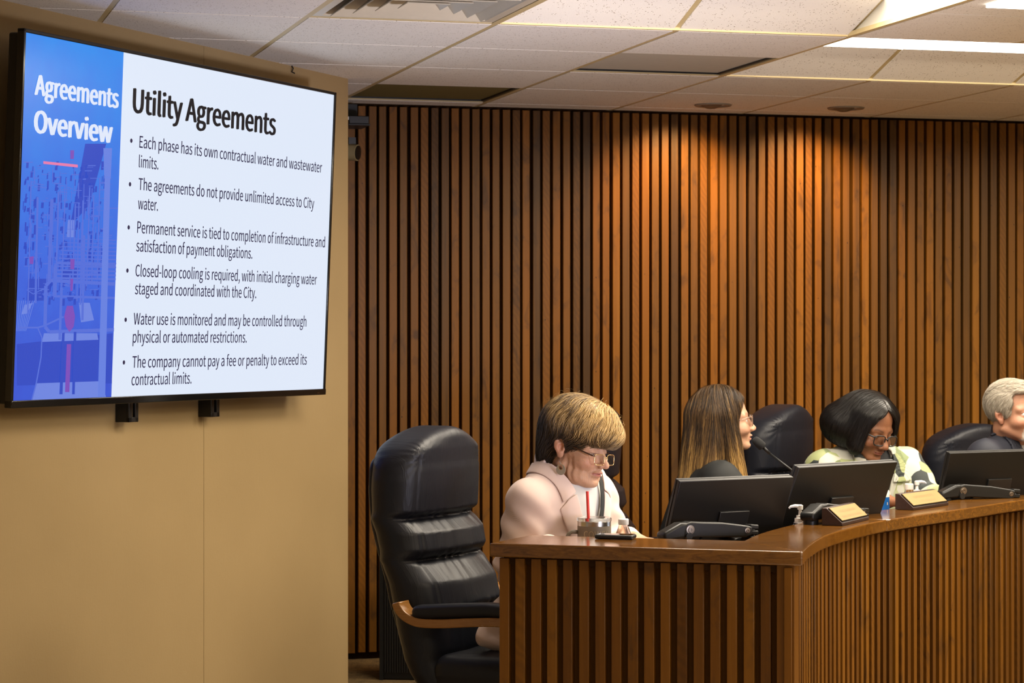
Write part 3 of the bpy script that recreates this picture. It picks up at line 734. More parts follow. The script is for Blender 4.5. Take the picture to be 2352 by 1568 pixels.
    c = len(d1); m = MB(); m.add(vs, [(i*4+j, i*4+(j+1) % 4, (i+1)*4+(j+1) % 4, (i+1)*4+j) for i in range(c-1) for j in range(4)]+[(3, 2, 1, 0), ((c-1)*4, (c-1)*4+1, (c-1)*4+2, (c-1)*4+3)])
    m.build('desk_top', M['ledge'], th, o, bevel=.003)
    # riser between desk and ledge
    r1, r2 = offset(CURVE, CW-.03), offset(CURVE, CW-.012); vs = []; r1 = r1[12:]; r2 = r2[12:]
    for a, b in zip(r1, r2): vs += [Z(a, LZ-lt), Z(b, LZ-lt), Z(b, DZ-.005), Z(a, DZ-.005)]
    c = len(r1); m = MB(); m.add(vs, [(i*4+j, i*4+(j+1) % 4, (i+1)*4+(j+1) % 4, (i+1)*4+j) for i in range(c-1) for j in range(4)]+[(3, 2, 1, 0), ((c-1)*4, (c-1)*4+1, (c-1)*4+2, (c-1)*4+3)])
    m.build('desk_riser', M['back_mid'], th, o)
dais()

# ------------------------------------------------------------------ nameplates
def nameplate(pl, pr, l1, l2, lab, w1, w2):
    """pl, pr: front bottom corners on the ledge"""
    d = (pr-pl).normalized(); n = Vector((d.y, -d.x, 0)); L = (pr-pl).length
    th = thing('nameplate', lab, 'nameplate', Z((pl+pr)/2, LZ), 0, 'desk nameplates on the dais ledge'); o = th.location.copy()
    D, Hh, e = .062, .050, .008
    prof = [(0, 0), (0, e), (D-.014, Hh), (D, Hh), (D, 0)]
    A = [Z(pl-n*a, LZ+.0005+b) for a, b in prof]; B = [Z(pr-n*a, LZ+.0005+b) for a, b in prof]
    m = MB(); k = len(prof); m.add(A+B, [tuple(range(k)), tuple(range(2*k-1, k-1, -1))]+[(i, (i+1) % k, k+(i+1) % k, k+i) for i in range(k)])
    m.build('base', M['walnut'], th, o, bevel=.0015)
    s0, s1 = pl+Vector((0, 0, LZ+e)), pl-n*(D-.014)+Vector((0, 0, LZ+Hh)); up = (s1-s0); SL = up.length; up.normalize(); nn = d.cross(up); nn = -nn if nn.dot(n) < 0 else nn
    R = Matrix((d, up, nn)).transposed()
    def at(x, y, z): return s0+d*x+up*y+nn*z
    m = MB(); m.box(at(L/2, SL/2, .0015), (L-.010, SL-.007, .003), R); m.build('backing_plate', M['gloss_blk'], th, o)
    m = MB(); m.box(at(L/2, SL/2+.001, .003), (L-.017, SL-.012, .002), R); m.build('brass_plate', M['brass'], th, o)
    for s, w_, y, h in ((l1, w1, .034, .0105), (l2, w2, .014, .0095)):
        vs, fs = font_mesh(s, -.01); mn, mx = vs[:, 0].min(), vs[:, 0].max(); sx = w_/(mx-mn)
        m = MB(); m.add([at(L/2-w_/2+(v[0]-mn)*sx, y+v[1]*h/CAPH(), .0043) for v in vs], fs); m.build('lettering', M['engrave'], th, o)
def onledge(px, py, z=LZ):
    Y = (EYE-z)*F/(py-CY); return Vector(((px-CX)/F*Y, Y, 0))
nameplate(onledge(1935, 1208), onledge(1996, 1193.5), 'TRACI BARNARD', 'DIRECTOR OF FINANCE', 'gold nameplate on dark wood wedge beside the white pump bottle on the ledge', .150, .190)
nameplate(onledge(2098, 1172), onledge(2179, 1160), 'BRYNN MYERS', 'CITY MANAGER', 'gold nameplate on dark wood wedge in front of the woman in the patterned shirt', .150, .125)

# ------------------------------------------------------------------ monitors on arms
def monitor_proto():
    """local: x across the back as seen from behind, y away from the viewer, z up, origin at the desk under the panel"""
    th = thing('computer_monitor', '', 'monitor'); o = Vector((0, 0, 0))
    return th
def make_monitor(c, yaw, tilt, lab, W=.46, H=.27, arm=None):
    d = Vector((math.cos(yaw), math.sin(yaw), 0)); n = Vector((d.y, -d.x, 0))      # n: back side, towards the room
    up = (Vector((0, 0, 1))*math.cos(tilt)+n*math.sin(tilt)).normalized(); nn = d.cross(up); nn = -nn if nn.dot(n) < 0 else nn
    R = Matrix((d, up, nn)).transposed()
    th = thing('computer_monitor', lab, 'monitor', (c.x, c.y, DZ), 0, 'computer monitors seen from behind along the dais'); o = th.location.copy()
    at = lambda x, y, z: c+d*x+up*y+nn*z
    m = MB(); m.box(at(0, 0, .004), (W, H, .014), R); m.build('back_shell', M['blk_matte'], th, o, bevel=.002)
    m = MB(); m.box(at(0, 0, -.009), (W, H, .009), R); m.build('front_bezel', M['grey_metal'], th, o, bevel=.002)
    m = MB(); m.box(at(0, .004, -.0140), (W-.016, H-.026, .001), R); m.build('screen', M['scr'], th, o)
    m = MB(); m.box(at(.012, .0, .014), (.105, .075, .008), R); m.build('mount_plate', M['blk'], th, o, bevel=.0015)
    Rk = R @ Matrix.Identity(3)
    m = MB(); m.lathe([(.024, 0), (.026, .008), (.022, .018), (.012, .022)], 24, at(.012, -.022, .018), R); m.build('swivel_knob', M['gloss_blk'], th, o, smooth=True)
    m = MB(); m.box(at(.02, -.05, .030), (.040, .040, .050), R); m.build('tilt_head', M['blk'], th, o, bevel=.004)
    # gas arm in front of it
    if arm:
        p0, p1, pe = arm       # left pivot, right pivot, elbow end (world)
        a = (p1-p0); L = a.length; ax = a.normalized(); an = Vector((ax.y, -ax.x, 0)).normalized(); az = ax.cross(an); az = -az if az.z < 0 else az
        Ra = Matrix((ax, az, an)).transposed()
        A = lambda x, y, z: p0+ax*x+az*y+an*z
        prof = [(-.016, -.020), (-.020, 0), (-.014, .017), (.004, .022), (.04, .021), (L*.55, .021), (L-.01, .0145), (L+.010, .011), (L+.012, -.012), (L-.006, -.018), (.03, -.020), (.0, -.024)]
        m = MB(); k = len(prof); m.add([A(x, y, .022) for x, y in prof]+[A(x, y, -.022) for x, y in prof], [tuple(range(k)), tuple(range(2*k-1, k-1, -1))]+[(i, (i+1) % k, k+(i+1) % k, k+i) for i in range(k)])
        m.build('arm_link', M['grey_metal'], th, o, bevel=.004)
        for (x, y, r) in ((0, 0, .0085), (L-.006, 0, .0055)):
            m = MB(); Rb = Matrix((ax, az, an)).transposed(); m.lathe([(r*1.5, 0), (r*1.5, .0015), (r, .0018), (r*.9, .004), (r*.45, .004), (r*.4, .002)], 20, A(x, y, .0215), Rb); m.build('bolt', M['bolt'], th, o, smooth='auto')
        m = MB(); m.tube([A(-.004, -.018, .018), A(-.004, -.018, .026)], .010, 16); m.build('pivot', M['blk'], th, o, smooth='auto')
        # elbow housing sloping down to the post
        prof = [(-.006, .020), (-.014, -.024), (-.072, -.034), (-.082, -.030), (-.083, -.010), (-.060, .002), (-.030, .018)]
        m = MB(); k = len(prof); m.add([A(x, y, .024) for x, y in prof]+[A(x, y, -.024) for x, y in prof], [tuple(range(k)), tuple(range(2*k-1, k-1, -1))]+[(i, (i+1) % k, k+(i+1) % k, k+i) for i in range(k)])
        m.build('elbow', M['grey_metal'], th, o, bevel=.008, seg=3)
        pp = A(-.055, -.03, 0)
        m = MB(); m.lathe([(.022, DZ), (.022, pp.z+.004), (.015, pp.z+.012)], 24, (pp.x, pp.y, 0)); m.lathe([(.045, DZ), (.045, DZ+.010), (.03, DZ+.016)], 24, (pp.x, pp.y, 0)); m.build('post', M['grey_metal'], th, o, smooth='auto')
        m = MB()
        for y in (.012, -.004, -.020): m.box(A(L+.020, y-.002, 0), (.026, .013, .036), Ra)
        m.build('end_joint', M['grey_metal'], th, o, bevel=.003)
        q = A(L+.025, -.006, -.01)
        m = MB(); m.tube([q, (q+at(.02, -.05, .05))/2+Vector((0, 0, -.01)), at(.02, -.05, .045)], .014, 14); m.build('neck', M['blk'], th, o, smooth='auto')
        c1 = A(-.01, -.02, .02)
        m = MB(); m.tube([A(.05, -.018, 0), A(.02, -.04, .03), A(-.02, -.055, .03), Vector((pp.x, pp.y, DZ+.03))+an*.03, Vector((pp.x, pp.y, DZ+.004))+an*.06], .004, 8); m.build('cable', M['blk'], th, o, smooth=True)
    return th
M['scr'] = emit('monitor_screen', (0.55, 0.65, 0.85), 0.7)
make_monitor(P(1667, 1197, 6.85), math.radians(32), math.radians(20), 'black computer monitor turned away, left of the two before the long-haired woman', W=.405, arm=(P(1577, 1215, 6.62), P(1712, 1217, 6.70), None))
make_monitor(P(1913, 1163, 7.22), math.radians(44), math.radians(22), 'black computer monitor turned away, behind the first nameplate and the pump bottle', W=.475, H=.285, arm=(P(1886, 1172, 6.99), P(1972, 1178, 7.16), None))
make_monitor(P(2280, 1120, 8.22), math.radians(30), math.radians(17), 'black computer monitor turned away in front of the grey-haired man', W=.46, H=.27, arm=(P(2205, 1126, 8.05), P(2318, 1133, 8.12), None))

# ------------------------------------------------------------------ small things on the dais
def mug():
    p = P(1365, 1200, 6.75); p.z = DZ+.0005
    th = thing('travel_mug', 'taupe steel mug with clear lid and handle in front of the woman in pink', 'mug', p); r = .0475; h = .128
    hh = h
    m = MB(); m.lathe([(r*.93, 0), (r*.96, .003), (r, .05), (r, hh-.022)], 48, p); m.build('body', M['mug'], th, p, smooth='auto')
    m = MB(); m.lathe([(r*.999, hh-.022), (r*1.0, hh-.008), (r*.97, hh-.008)], 48, p); m.build('steel_rim', M['steel'], th, p, smooth='auto')
    m = MB(); m.lathe([(r*.95, hh-.012), (r*1.03, hh-.009), (r*1.03, hh-.001), (r*1.0, hh+.001), (r*.2, hh-.001)], 48, p); m.build('lid', M['clear'], th, p, smooth='auto')
    d = Vector((-1, -.12, 0)).normalized()
    m = MB(); m.tube([p+d*(r-.004)+Vector((0, 0, .088)), p+d*(r+.016)+Vector((0, 0, .089)), p+d*(r+.026)+Vector((0, 0, .083)), p+d*(r+.031)+Vector((0, 0, .070)), p+d*(r+.031)+Vector((0, 0, .04)), p+d*(r+.024)+Vector((0, 0, .026)), p+d*(r-.004)+Vector((0, 0, .022))], .0055, 12)
    m.build('handle', M['mug'], th, p, smooth=True)
    vs, fs = font_mesh('COWEN', .0); m = MB(); sc = .017/CAPH(); wdt = vs[:, 0].max()
    sub = []
    for v in vs:
        a = (v[0]-wdt/2)*sc*1.0/r+math.radians(-82); rr = r+.0006
        sub.append(p+Vector((math.cos(a)*rr, math.sin(a)*rr, (.076)+v[1]*sc)))
    m.add(sub, fs); m.build('lettering', plain('mug_lettering', (0.36, 0.31, 0.20), 0.35, 0.5), th, p)
    q = p+Vector((-.012, -.006, .012)); tp = P(1349, 1128, 6.74)
    m = MB(); m.tube([q, tp+Vector((0, 0, 0))], .0042, 14); tag(m.build('drinking_straw', M['red_pl'], origin=q, smooth='auto'), 'red drinking straw standing in the taupe mug', 'straw')
def bottle(name, lab, p, h, r, body=True, group=None):
    th = thing(name, lab, 'bottle', p, 0, group)
    m = MB(); m.lathe([(r*.9, .001), (r, .006), (r, h*.40), (r*.95, h*.52), (r*.62, h*.72), (.0135, h*.84), (.0125, h*.90)], 32, p); m.build('bottle_body', M['clear'], th, p, smooth=True)
    m = MB(); m.lathe([(.0145, h*.86), (.0150, h*.88), (.0150, h-.002), (.013, h)], 28, p); m.build('cap', M['white_pl'], th, p, smooth='auto')
    m = MB(); m.lathe([(r*1.004, h*.08), (r*1.004, h*.36)], 32, p); m.f = m.f[:-2]; m.r = m.r[:-2]; m.build('label', M['white_pl'], th, p, smooth=True)
def pump(p, h, lab, yaw):
    th = thing('pump_bottle', lab, 'pump bottle', p, 0, 'white pump bottles of hand gel')
    m = MB(); m.lathe([(.026, .001), (.028, .006), (.028, h-.062), (.022, h-.050), (.014, h-.044)], 32, p); m.build('bottle_body', M['clear'], th, p, smooth=True)
    m = MB(); m.lathe([(.0165, h-.052), (.0165, h-.036), (.0115, h-.035), (.0115, h-.028), (.006, h-.027), (.0045, h-.012), (.008, h-.011), (.0085, h+.001), (.004, h+.004)], 28, p); m.build('pump_head', M['white_pl'], th, p, smooth='auto')
    d = Vector((math.cos(yaw), math.sin(yaw), 0))
    m = MB(); m.tube([p+Vector((0, 0, h-.002)), p+d*.016+Vector((0, 0, h)), p+d*.028+Vector((0, 0, h-.002)), p+d*.034+Vector((0, 0, h-.007))], [.006, .005, .004, .003], 12); m.build('spout', M['white_pl'], th, p, smooth=True)
mug()
def zat(v, z): return Vector((v.x, v.y, z))
_p = P(1432, 1200, 6.82); bottle('water_bottle', 'small clear water bottle with a white cap beside the taupe mug', zat(_p, DZ+.0005), .845-DZ, .030, group='clear water bottles on the dais')
_p = P(2088, 1120, 8.12); bottle('water_bottle', 'clear water bottle with white cap behind the second nameplate', zat(_p, DZ+.0005), .868-DZ, .032, group='clear water bottles on the dais')
pump(zat(P(1838, 1180, 7.02), DZ+.0005), .868-DZ, 'white pump bottle on the dais left of the first nameplate', math.radians(188))
pump(zat(P(2106, 1120, 8.16), DZ+.0005), .872-DZ, 'white pump bottle behind the second nameplate, beside a water bottle', math.radians(15))
def phone():
    c = onledge(1414, 1237); R = Matrix.Rotation(math.atan2(PD.y, PD.x)+.05, 3, 'Z')
    c = Vector((c.x, c.y, LZ+.0065)); th = thing('mobile_phone', 'black mobile phone lying on the ledge by the water bottle', 'phone', Z(c, LZ))
    m = MB(); m.box(c, (.104, .055, .011), R); m.build('case', M['blk'], th, th.location, bevel=.004, seg=3)
    m = MB(); m.box(c+Vector((0, 0, .0056)), (.096, .048, .0012), R); m.build('glass', M['gloss_blk'], th, th.location)
phone()
def snack():
    p = zat(P(2019, 1150, 7.66), DZ+.0005); th = thing('drink_can', 'blue and white can partly hidden behind the middle monitor', 'can', p)
    m = MB(); m.lathe([(.026, 0), (.033, .008), (.033, .128)], 32, p); m.build('body', M['blue_pl'], th, p, smooth='auto')
    m = MB(); m.lathe([(.033, .128), (.033, .145), (.027, .155), (.026, .153)], 32, p); m.build('top_band', M['white_pl'], th, p, smooth='auto')
    vs, fs = font_mesh('S', .02); m = MB(); m.add([p+Vector((math.cos(a)*.0336, math.sin(a)*.0336, .104+v[1]*.030)) for v in vs for a in [math.radians(-38)+(v[0]-.3)*.026/.033]], fs); m.build('lettering', M['white_pl'], th, p)
snack()
def microphone():
    base = zat(P(1875, 1150, 7.62), DZ+.0005); th = thing('gooseneck_microphone', 'black gooseneck microphone pointing at the long-haired woman', 'microphone', base)
    h0, h1 = P(1734, 1009, 7.75), P(1753, 1027, 7.75); e = P(1818, 1079, 7.72)
    ax = (h1-h0).normalized()
    m = MB(); m.tube([h0-ax*.006, h0-ax*.004, h0+ax*.004, h0+ax*.018, h1-ax*.003, h1, h1+ax*.001], [.004, .010, .0135, .0150, .0145, .011, .004], 20); m.build('foam_head', plain('foam', (.010, .010, .010), .95), th, base, smooth=True)
    m = MB(); m.tube([h1-ax*.004, h1+ax*.03], [.0055, .0042], 12); m.tube([h1+ax*.028, e, (e+base)/2+Vector((.02, 0, -.02)), base+Vector((0, 0, .06)), base+Vector((0, 0, .02))], .0036, 12); m.build('gooseneck', M['grey_metal'], th, base, smooth=True)
    m = MB(); m.lathe([(.05, 0), (.05, .010), (.040, .018), (.012, .022), (.010, .03)], 32, base); m.build('base', M['blk'], th, base, smooth='auto')
microphone()
# equipment on the slat wall, just past the corner
def wallgear():
    q = AB(.03, B_WALL-.10, 0); z = EYE-(278-CY)/F*q.y
    c = P(816, 279, 9.98)
    R = Matrix.Rotation(TH, 3, 'Z')
    th = thing('equipment_shelf', 'small dark equipment box on a bracket high at the left end of the slat wall', 'equipment box', c)
    m = MB(); m.box(c, (.085, .16, .034), R); m.build('box', M['blk'], th, c, bevel=.003)
    m = MB(); m.box(c+Vector((-.018, -.083, .006)), (.024, .004, .013), R); m.build('light_panel', M['white_pl'], th, c)
    m = MB(); m.box(c+Vector((0, -.005, -.021)), (.088, .18, .006), R); m.box(c+R @ Vector((0, .1, .03)), (.05, .04, .10), R); m.build('bracket', M['grey_metal'], th, c)
    c = P(806, 340, 9.92); th = thing('security_camera', 'beige bullet security camera under the equipment box by the corner', 'security camera', c)
    a = Vector((.92, -.30, -.06)).normalized()
    m = MB(); m.tube([c-a*.10+Vector((0, 0, -.018)), c+a*.030+Vector((0, 0, -.018))], .034, 24); m.build('barrel', plain('beige_plastic', (.30, .24, .12), .5), th, c, smooth='auto')
    m = MB(); m.tube([c+a*.0301+Vector((0, 0, -.018)), c+a*.034+Vector((0, 0, -.018))], .030, 24); m.build('lens', M['gloss_blk'], th, c, smooth='auto')
    m = MB(); m.box(c+Vector((-.035, -.02, .045)), (.040, .03, .115), R); m.build('housing', M['white_pl'], th, c, bevel=.01)
    m = MB(); m.box(c+Vector((-.01, .06, .03)), (.03, .12, .03), R); m.build('mount_arm', M['blk'], th, c)
wallgear()
# black cabinet behind the first chair
def cabinet():
    c = P(925, 1500, 9.75); R = Matrix.Rotation(math.radians(-6), 3, 'Z'); w_, d_, h_ = .19, .30, .34
    x0 = P(876, 1400, 9.6).x
    c = Vector((x0+w_/2+.012, 9.7, 0)); th = thing('floor_cabinet', 'black ribbed equipment tower on the floor behind the nearest chair', 'cabinet', c)
    h_ = 0.52
    m = MB(); m.box(c+Vector((0, 0, h_/2)), (w_, d_, h_), R); m.build('body', M['blk_matte'], th, c, bevel=.006)
    m = MB()
    for k in range(16): m.box(c+R @ Vector((-w_/2+.022+k*.0098, -d_/2-.003, h_/2)), (.004, .008, h_-.06), R)
    m.build('grille', M['blk'], th, c)
    m = MB(); m.box(c+R @ Vector((-w_/2+.006, -d_/2-.004, h_/2)), (.014, .010, h_), R); m.build('edge_strip', M['grey_metal'], th, c)
cabinet()

# ------------------------------------------------------------------ implicit surfaces -> meshes
def V3(*a): return np.array(a if len(a) == 3 else a[0], float)
def ell(p, c, r, R=None):
    q = p-np.asarray(c, float)
    if R is not None: q = q @ R
    r = np.asarray(r, float); k0 = np.linalg.norm(q/r, axis=1); k1 = np.linalg.norm(q/(r*r), axis=1)
    return k0*(k0-1)/np.maximum(k1, 1e-9)
def cap(p, a, b, ra, rb=None):
    rb = ra if rb is None else rb
    a = np.asarray(a, float); b = np.asarray(b, float); d = b-a; t = np.clip(((p-a) @ d)/(d @ d), 0, 1)
    return np.linalg.norm(p-a-t[:, None]*d, axis=1)-(ra+(rb-ra)*t)
def rbox(p, c, h, r, R=None):
    q = p-np.asarray(c, float)
    if R is not None: q = q @ R
    q = np.abs(q)-(np.asarray(h, float)-r)
    return np.linalg.norm(np.maximum(q, 0), axis=1)+np.minimum(q.max(axis=1), 0)-r
def smin(a, b, k):
    h = np.clip(.5+.5*(b-a)/k, 0, 1); return b+(a-b)*h-k*h*(1-h)
def smax(a, b, k): return -smin(-a, -b, k)
def sst(x, a, b):
    t = np.clip((x-a)/(b-a), 0, 1); return t*t*(3-2*t)
OFF = np.array([(i, j, k) for i in (0, 1) for j in (0, 1) for k in (0, 1)], np.int64)
def polygonize(f, lo, hi, h, slack=1.6):
    lo = np.asarray(lo, float); hi = np.asarray(hi, float)
    n16 = np.ceil((hi-lo)/(h*16)).astype(int)
    c = np.stack(np.meshgrid(*[np.arange(k) for k in n16], indexing='ij'), -1).reshape(-1, 3)*16
    for s, nx in ((16, 4), (4, 1)):
        ctr = lo+(c+s/2)*h; d = np.abs(f(ctr)); c = c[d < s*h*.87*slack+h]
        sub = np.stack(np.meshgrid(*[np.arange(s//nx)*nx]*3, indexing='ij'), -1).reshape(-1, 3)
        c = (c[:, None]+sub[None]).reshape(-1, 3)
    S = np.int64(4096)
    key = lambda q: (q[..., 0]*S+q[..., 1])*S+q[..., 2]
    ck = np.unique(key(c.astype(np.int64)))
    cell = np.stack([ck//(S*S), (ck//S) % S, ck % S], -1)
    ak = key(cell[:, None]+OFF[None]); pk, inv = np.unique(ak, return_inverse=True); inv = inv.reshape(ak.shape)
    pts = lo+np.stack([pk//(S*S), (pk//S) % S, pk % S], -1)*h
    val = np.concatenate([f(pts[i:i+400000]) for i in range(0, len(pts), 400000)])
    cv = val[inv]; act = (cv.min(1) < 0) & (cv.max(1) >= 0)
    cell = cell[act]; cv = cv[act]; ck = ck[act]
    E = [(a, b) for a in range(8) for b in range(8) if a < b and np.abs(OFF[a]-OFF[b]).sum() == 1]
    acc = np.zeros((len(cell), 3)); cnt = np.zeros(len(cell))
    for a, b in E:
        va, vb = cv[:, a], cv[:, b]; x = (va < 0) != (vb < 0)
        t = np.where(x, va/np.where(np.abs(va-vb) < 1e-12, 1, va-vb), 0)
        acc += np.where(x[:, None], OFF[a]+(OFF[b]-OFF[a])*t[:, None], 0); cnt += x
    vert = lo+(cell+acc/cnt[:, None])*h
    quads = []
    for ax in range(3):
        e = np.zeros(3, np.int64); e[ax] = 1; u = np.zeros(3, np.int64); u[(ax+1) % 3] = 1; w_ = np.zeros(3, np.int64); w_[(ax+2) % 3] = 1
        b = int((e*np.array([4, 2, 1])).sum())
        x = (cv[:, 0] < 0) != (cv[:, b] < 0); q = cell[x]; neg = cv[x, 0] < 0
        ids = []; ok = np.ones(len(q), bool)
        for dlt in (-u-w_, -w_, 0*u, -u):
            k = key(q+dlt); i = np.searchsorted(ck, k); i = np.minimum(i, len(ck)-1); ok &= ck[i] == k; ids.append(i)
        Q = np.stack(ids, -1); Q[~neg] = Q[~neg][:, ::-1]; quads.append(Q[ok])
    Q = np.concatenate(quads)
    for _ in range(2):                          # pull the vertices on to the surface
        g, d = grad(f, vert); vert = vert-g*np.clip(d, -h, h)[:, None]*.9
    return vert, Q
def grad(f, p, e=6e-4):
    g = np.stack([(f(p+np.eye(3)[i]*e)-f(p-np.eye(3)[i]*e)) for i in range(3)], -1)/(2*e)
    d = f(p); l = np.linalg.norm(g, axis=1, keepdims=True); l = np.maximum(l, .2)
    return g/l, d/l[:, 0]
def np_mesh(name, v, q, mat, parent=None, col=None, smooth=True, loc=None):
    me = bpy.data.meshes.new(name); v = np.asarray(v, np.float32); q = np.asarray(q)
    if q.ndim == 2:
        nq, k = q.shape
        me.vertices.add(len(v)); me.vertices.foreach_set('co', v.ravel()); me.loops.add(nq*k); me.loops.foreach_set('vertex_index', q.ravel().astype(np.int32))
        me.polygons.add(nq); me.polygons.foreach_set('loop_start', np.arange(0, nq*k, k, dtype=np.int32)); me.update(calc_edges=True)
    if smooth: me.polygons.foreach_set('use_smooth', np.ones(len(me.polygons), bool))
    if col is not None:
        a = me.attributes.new('col', 'FLOAT_COLOR', 'POINT'); cc = np.ones((len(v), 4), np.float32); cc[:, :3] = col; a.data.foreach_set('color', cc.ravel())
    me.materials.append(mat); me.validate()
    o = bpy.data.objects.new(name, me); COL.objects.link(o)
    if parent is not None: o.parent = parent
    if loc is not None: o.location = loc
    return o
def sdf_obj(name, f, lo, hi, h, mat, parent=None, colf=None, slack=1.6):
    v, q = polygonize(f, lo, hi, h, slack); return np_mesh(name, v, q, mat, parent, colf(v) if colf else None)

# ------------------------------------------------------------------ leather high-back chairs
def chair_proto(label):
    th = thing('executive_chair', label, 'chair', (0, 0, 0), 0, 'black leather high-back chairs behind the dais')
    zk = np.array([.28, .36, .44, .52, .65, .74, .825, .92, 1.0, 1.06, 1.12]); xk = np.array([-.150, -.222, -.268, -.292, -.318, -.345, -.368, -.378, -.376, -.366, -.35])
    zf = np.array([.40, .47, .57, .62, .66, .720, .75, .80, .838, .86, .92, .98, 1.04, 1.09])
    tf = np.array([.11, .135, .145, .142, .140, .108, .134, .138, .108, .130, .142, .144, .140, .130])
    cre = (.722, .842, .575)
    def back(p):
        z = p[:, 2]; y = p[:, 1]; xr = np.interp(z, zk, xk)
        wz = np.interp(z, [.30, .40, .6, .8, .95, 1.04, 1.10], [.225, .245, .25, .252, .25, .235, .20])
        t = np.interp(z, zf, tf)
        side = np.clip(np.abs(y)/wz, 0, 1)
        # pillows bulge at the middle, creases pull in and fan out into folds
        bulge = .030*(1-side**2.0)
        fold = 0
        for zc, k, a_ in ((.722, 1, .0035), (.842, 2, .0030), (.575, 3, .0035)):
            d = np.abs(z-zc); dn = z-zc
            crease = np.exp(-(d/.0085)**2)*.013*(1-.25*side)
            fan = np.exp(-np.maximum(-dn, 0)/.030)*np.exp(-np.maximum(dn, 0)/.010)*np.sin(y*92+3*np.sin(y*23+k)+(y*dn)*260+k)*a_
            fold = fold-crease+fan
        # side welt where the pillow is stitched on
        sp = np.exp(-((np.abs(y)-(wz-.055))/.006)**2)*.004*sst(z, .5, .6)*(1-sst(z, 1.0, 1.05))
        # gathered corner
        gx = np.hypot(np.abs(y)-(wz-.02), z-1.035); gather = np.exp(-(gx/.055)**2)*.004*np.sin(np.arctan2(z-1.02, np.abs(y)-wz+.07)*17)
        th_ = t+bulge+fold-sp+gather
        cxm = xr+th_/2; q = np.stack([p[:, 0]-cxm, y], -1)
        rx = np.maximum(th_/2, .02); r = np.minimum(.075, rx*.97)
        a = np.abs(q)-np.stack([rx-r, wz-r], -1)
        d2 = np.linalg.norm(np.maximum(a, 0), axis=1)+np.minimum(a.max(1), 0)-r
        top = 1.102-.055*side**1.8-.030*side**5
        d = smax(d2, z-top, .045); d = smax(d, .29-z, .03)
        return d*.8
    sdf_obj('backrest', back, (-.46, -.29, .25), (-.02, .29, 1.14), .0062, M['leather'], th, slack=2.2)
    def seat(p):
        y, x = p[:, 1], p[:, 0]
        w1 = .0028*np.sin(y*70+2*np.sin(x*20))*np.exp(-np.abs(x+.2)/.05)
        q = p.copy(); q[:, 2] += .03*np.clip((x-.12)/.14, 0, 1.3)**2 - w1
        d = rbox(q, (.035, 0, .400), (.215, .236, .060), .050)
        d = smin(d, ell(q, (.05, 0, .435), (.18, .19, .035)), .03)
        seam = np.exp(-((q[:, 2]-.385)/.004)**2)*.004
        return d+seam
    sdf_obj('seat', seat, (-.30, -.28, .29), (.32, .28, .53), .0085, M['leather'], th)
    def shell(p):
        z = p[:, 2]; xr = np.interp(z, zk, xk); y = p[:, 1]; wz = np.interp(z, [.30, .45, .6, .8, .98, 1.04], [.12, .20, .235, .238, .232, .21])
        q = np.stack([p[:, 0]-(xr+.012), y], -1); a = np.abs(q)-np.stack([np.full_like(z, .018)-.012, wz-.034], -1)
        d2 = np.linalg.norm(np.maximum(a, 0), axis=1)+np.minimum(a.max(1), 0)-.012
        return smax(smax(d2, z-1.02, .03), .33-z, .03)*.8
    sdf_obj('back_shell', shell, (-.46, -.27, .28), (-.10, .27, 1.06), .0085, M['leather'], th, slack=2.0)
    for s in (-1, 1):
        pts = [(-.232, .612), (-.227, .598), (-.212, .580), (-.185, .565), (-.15, .558), (-.08, .560), (.0, .567), (.08, .572), (.15, .568), (.20, .552), (.225, .52), (.228, .47), (.20, .42), (.14, .395)]
        cm = catmull(pts, 4); m = MB()
        m.sweep([(q.x, s*.288, q.y) for q in cm], [(-.027, -.011), (.027, -.011), (.027, .011), (-.027, .011)], up=Vector((0, 1, 0)))
        # the profile is laid across (y) and the thickness follows the curve
        m = MB(); vs = []
        for i, q in enumerate(cm):
            a, b = cm[max(i-1, 0)], cm[min(i+1, len(cm)-1)]; t = (b-a).normalized(); n_ = Vector((-t.y, t.x, 0)); hw = .030
            for (u, v) in ((-hw, -.0125), (hw, -.0125), (hw, .0125), (-hw, .0125)): vs.append((q.x+n_.x*v, s*.288+u, q.y+n_.y*v))
        c = len(cm); m.add(vs, [(i*4+j, i*4+(j+1) % 4, (i+1)*4+(j+1) % 4, (i+1)*4+j) for i in range(c-1) for j in range(4)]+[(3, 2, 1, 0), ((c-1)*4, (c-1)*4+1, (c-1)*4+2, (c-1)*4+3)])
        arm = m.build('armrest', M['armwood'], th, bevel=.006, seg=3); arm['label'] = 'curved honey wood armrest'
        def pad(p, s=s):
            zc = np.interp(p[:, 0], [-.20, -.15, -.05, .05, .14, .18], [.584, .588, .596, .603, .600, .588])
            q = p.copy(); q[:, 2] -= zc; return rbox(q, (-.02, s*.288, 0), (.165, .031, .020), .017)
        sdf_obj('arm_pad', pad, (-.22, s*.288-.05, .54), (.18, s*.288+.05, .66), .006, M['leather'], arm)
    m = MB(); m.lathe([(.03, .12), (.03, .22), (.022, .225), (.022, .33)], 20); m.box((0, 0, .325), (.26, .20, .03)); m.build('gas_column', M['blk'], th, smooth='auto')
    for k in range(5):
        a = k*2*math.pi/5+.3; d = Vector((math.cos(a), math.sin(a), 0)); m = MB()
        m.tube([d*.02+Vector((0, 0, .125)), d*.16+Vector((0, 0, .105)), d*.30+Vector((0, 0, .075))], [.030, .024, .017], 12); lg = m.build('leg', M['armwood'], th, smooth='auto')
        m = MB(); n_ = Vector((-d.y, d.x, 0))
        for s in (-1, 1): m.tube([d*.30+n_*s*.006+Vector((0, 0, .0265)), d*.30+n_*s*.026+Vector((0, 0, .0265))], .026, 16)
        m.tube([d*.30+Vector((0, 0, .03)), d*.30+Vector((0, 0, .078))], .008, 8); m.build('caster', M['blk'], lg, smooth='auto')
    return th
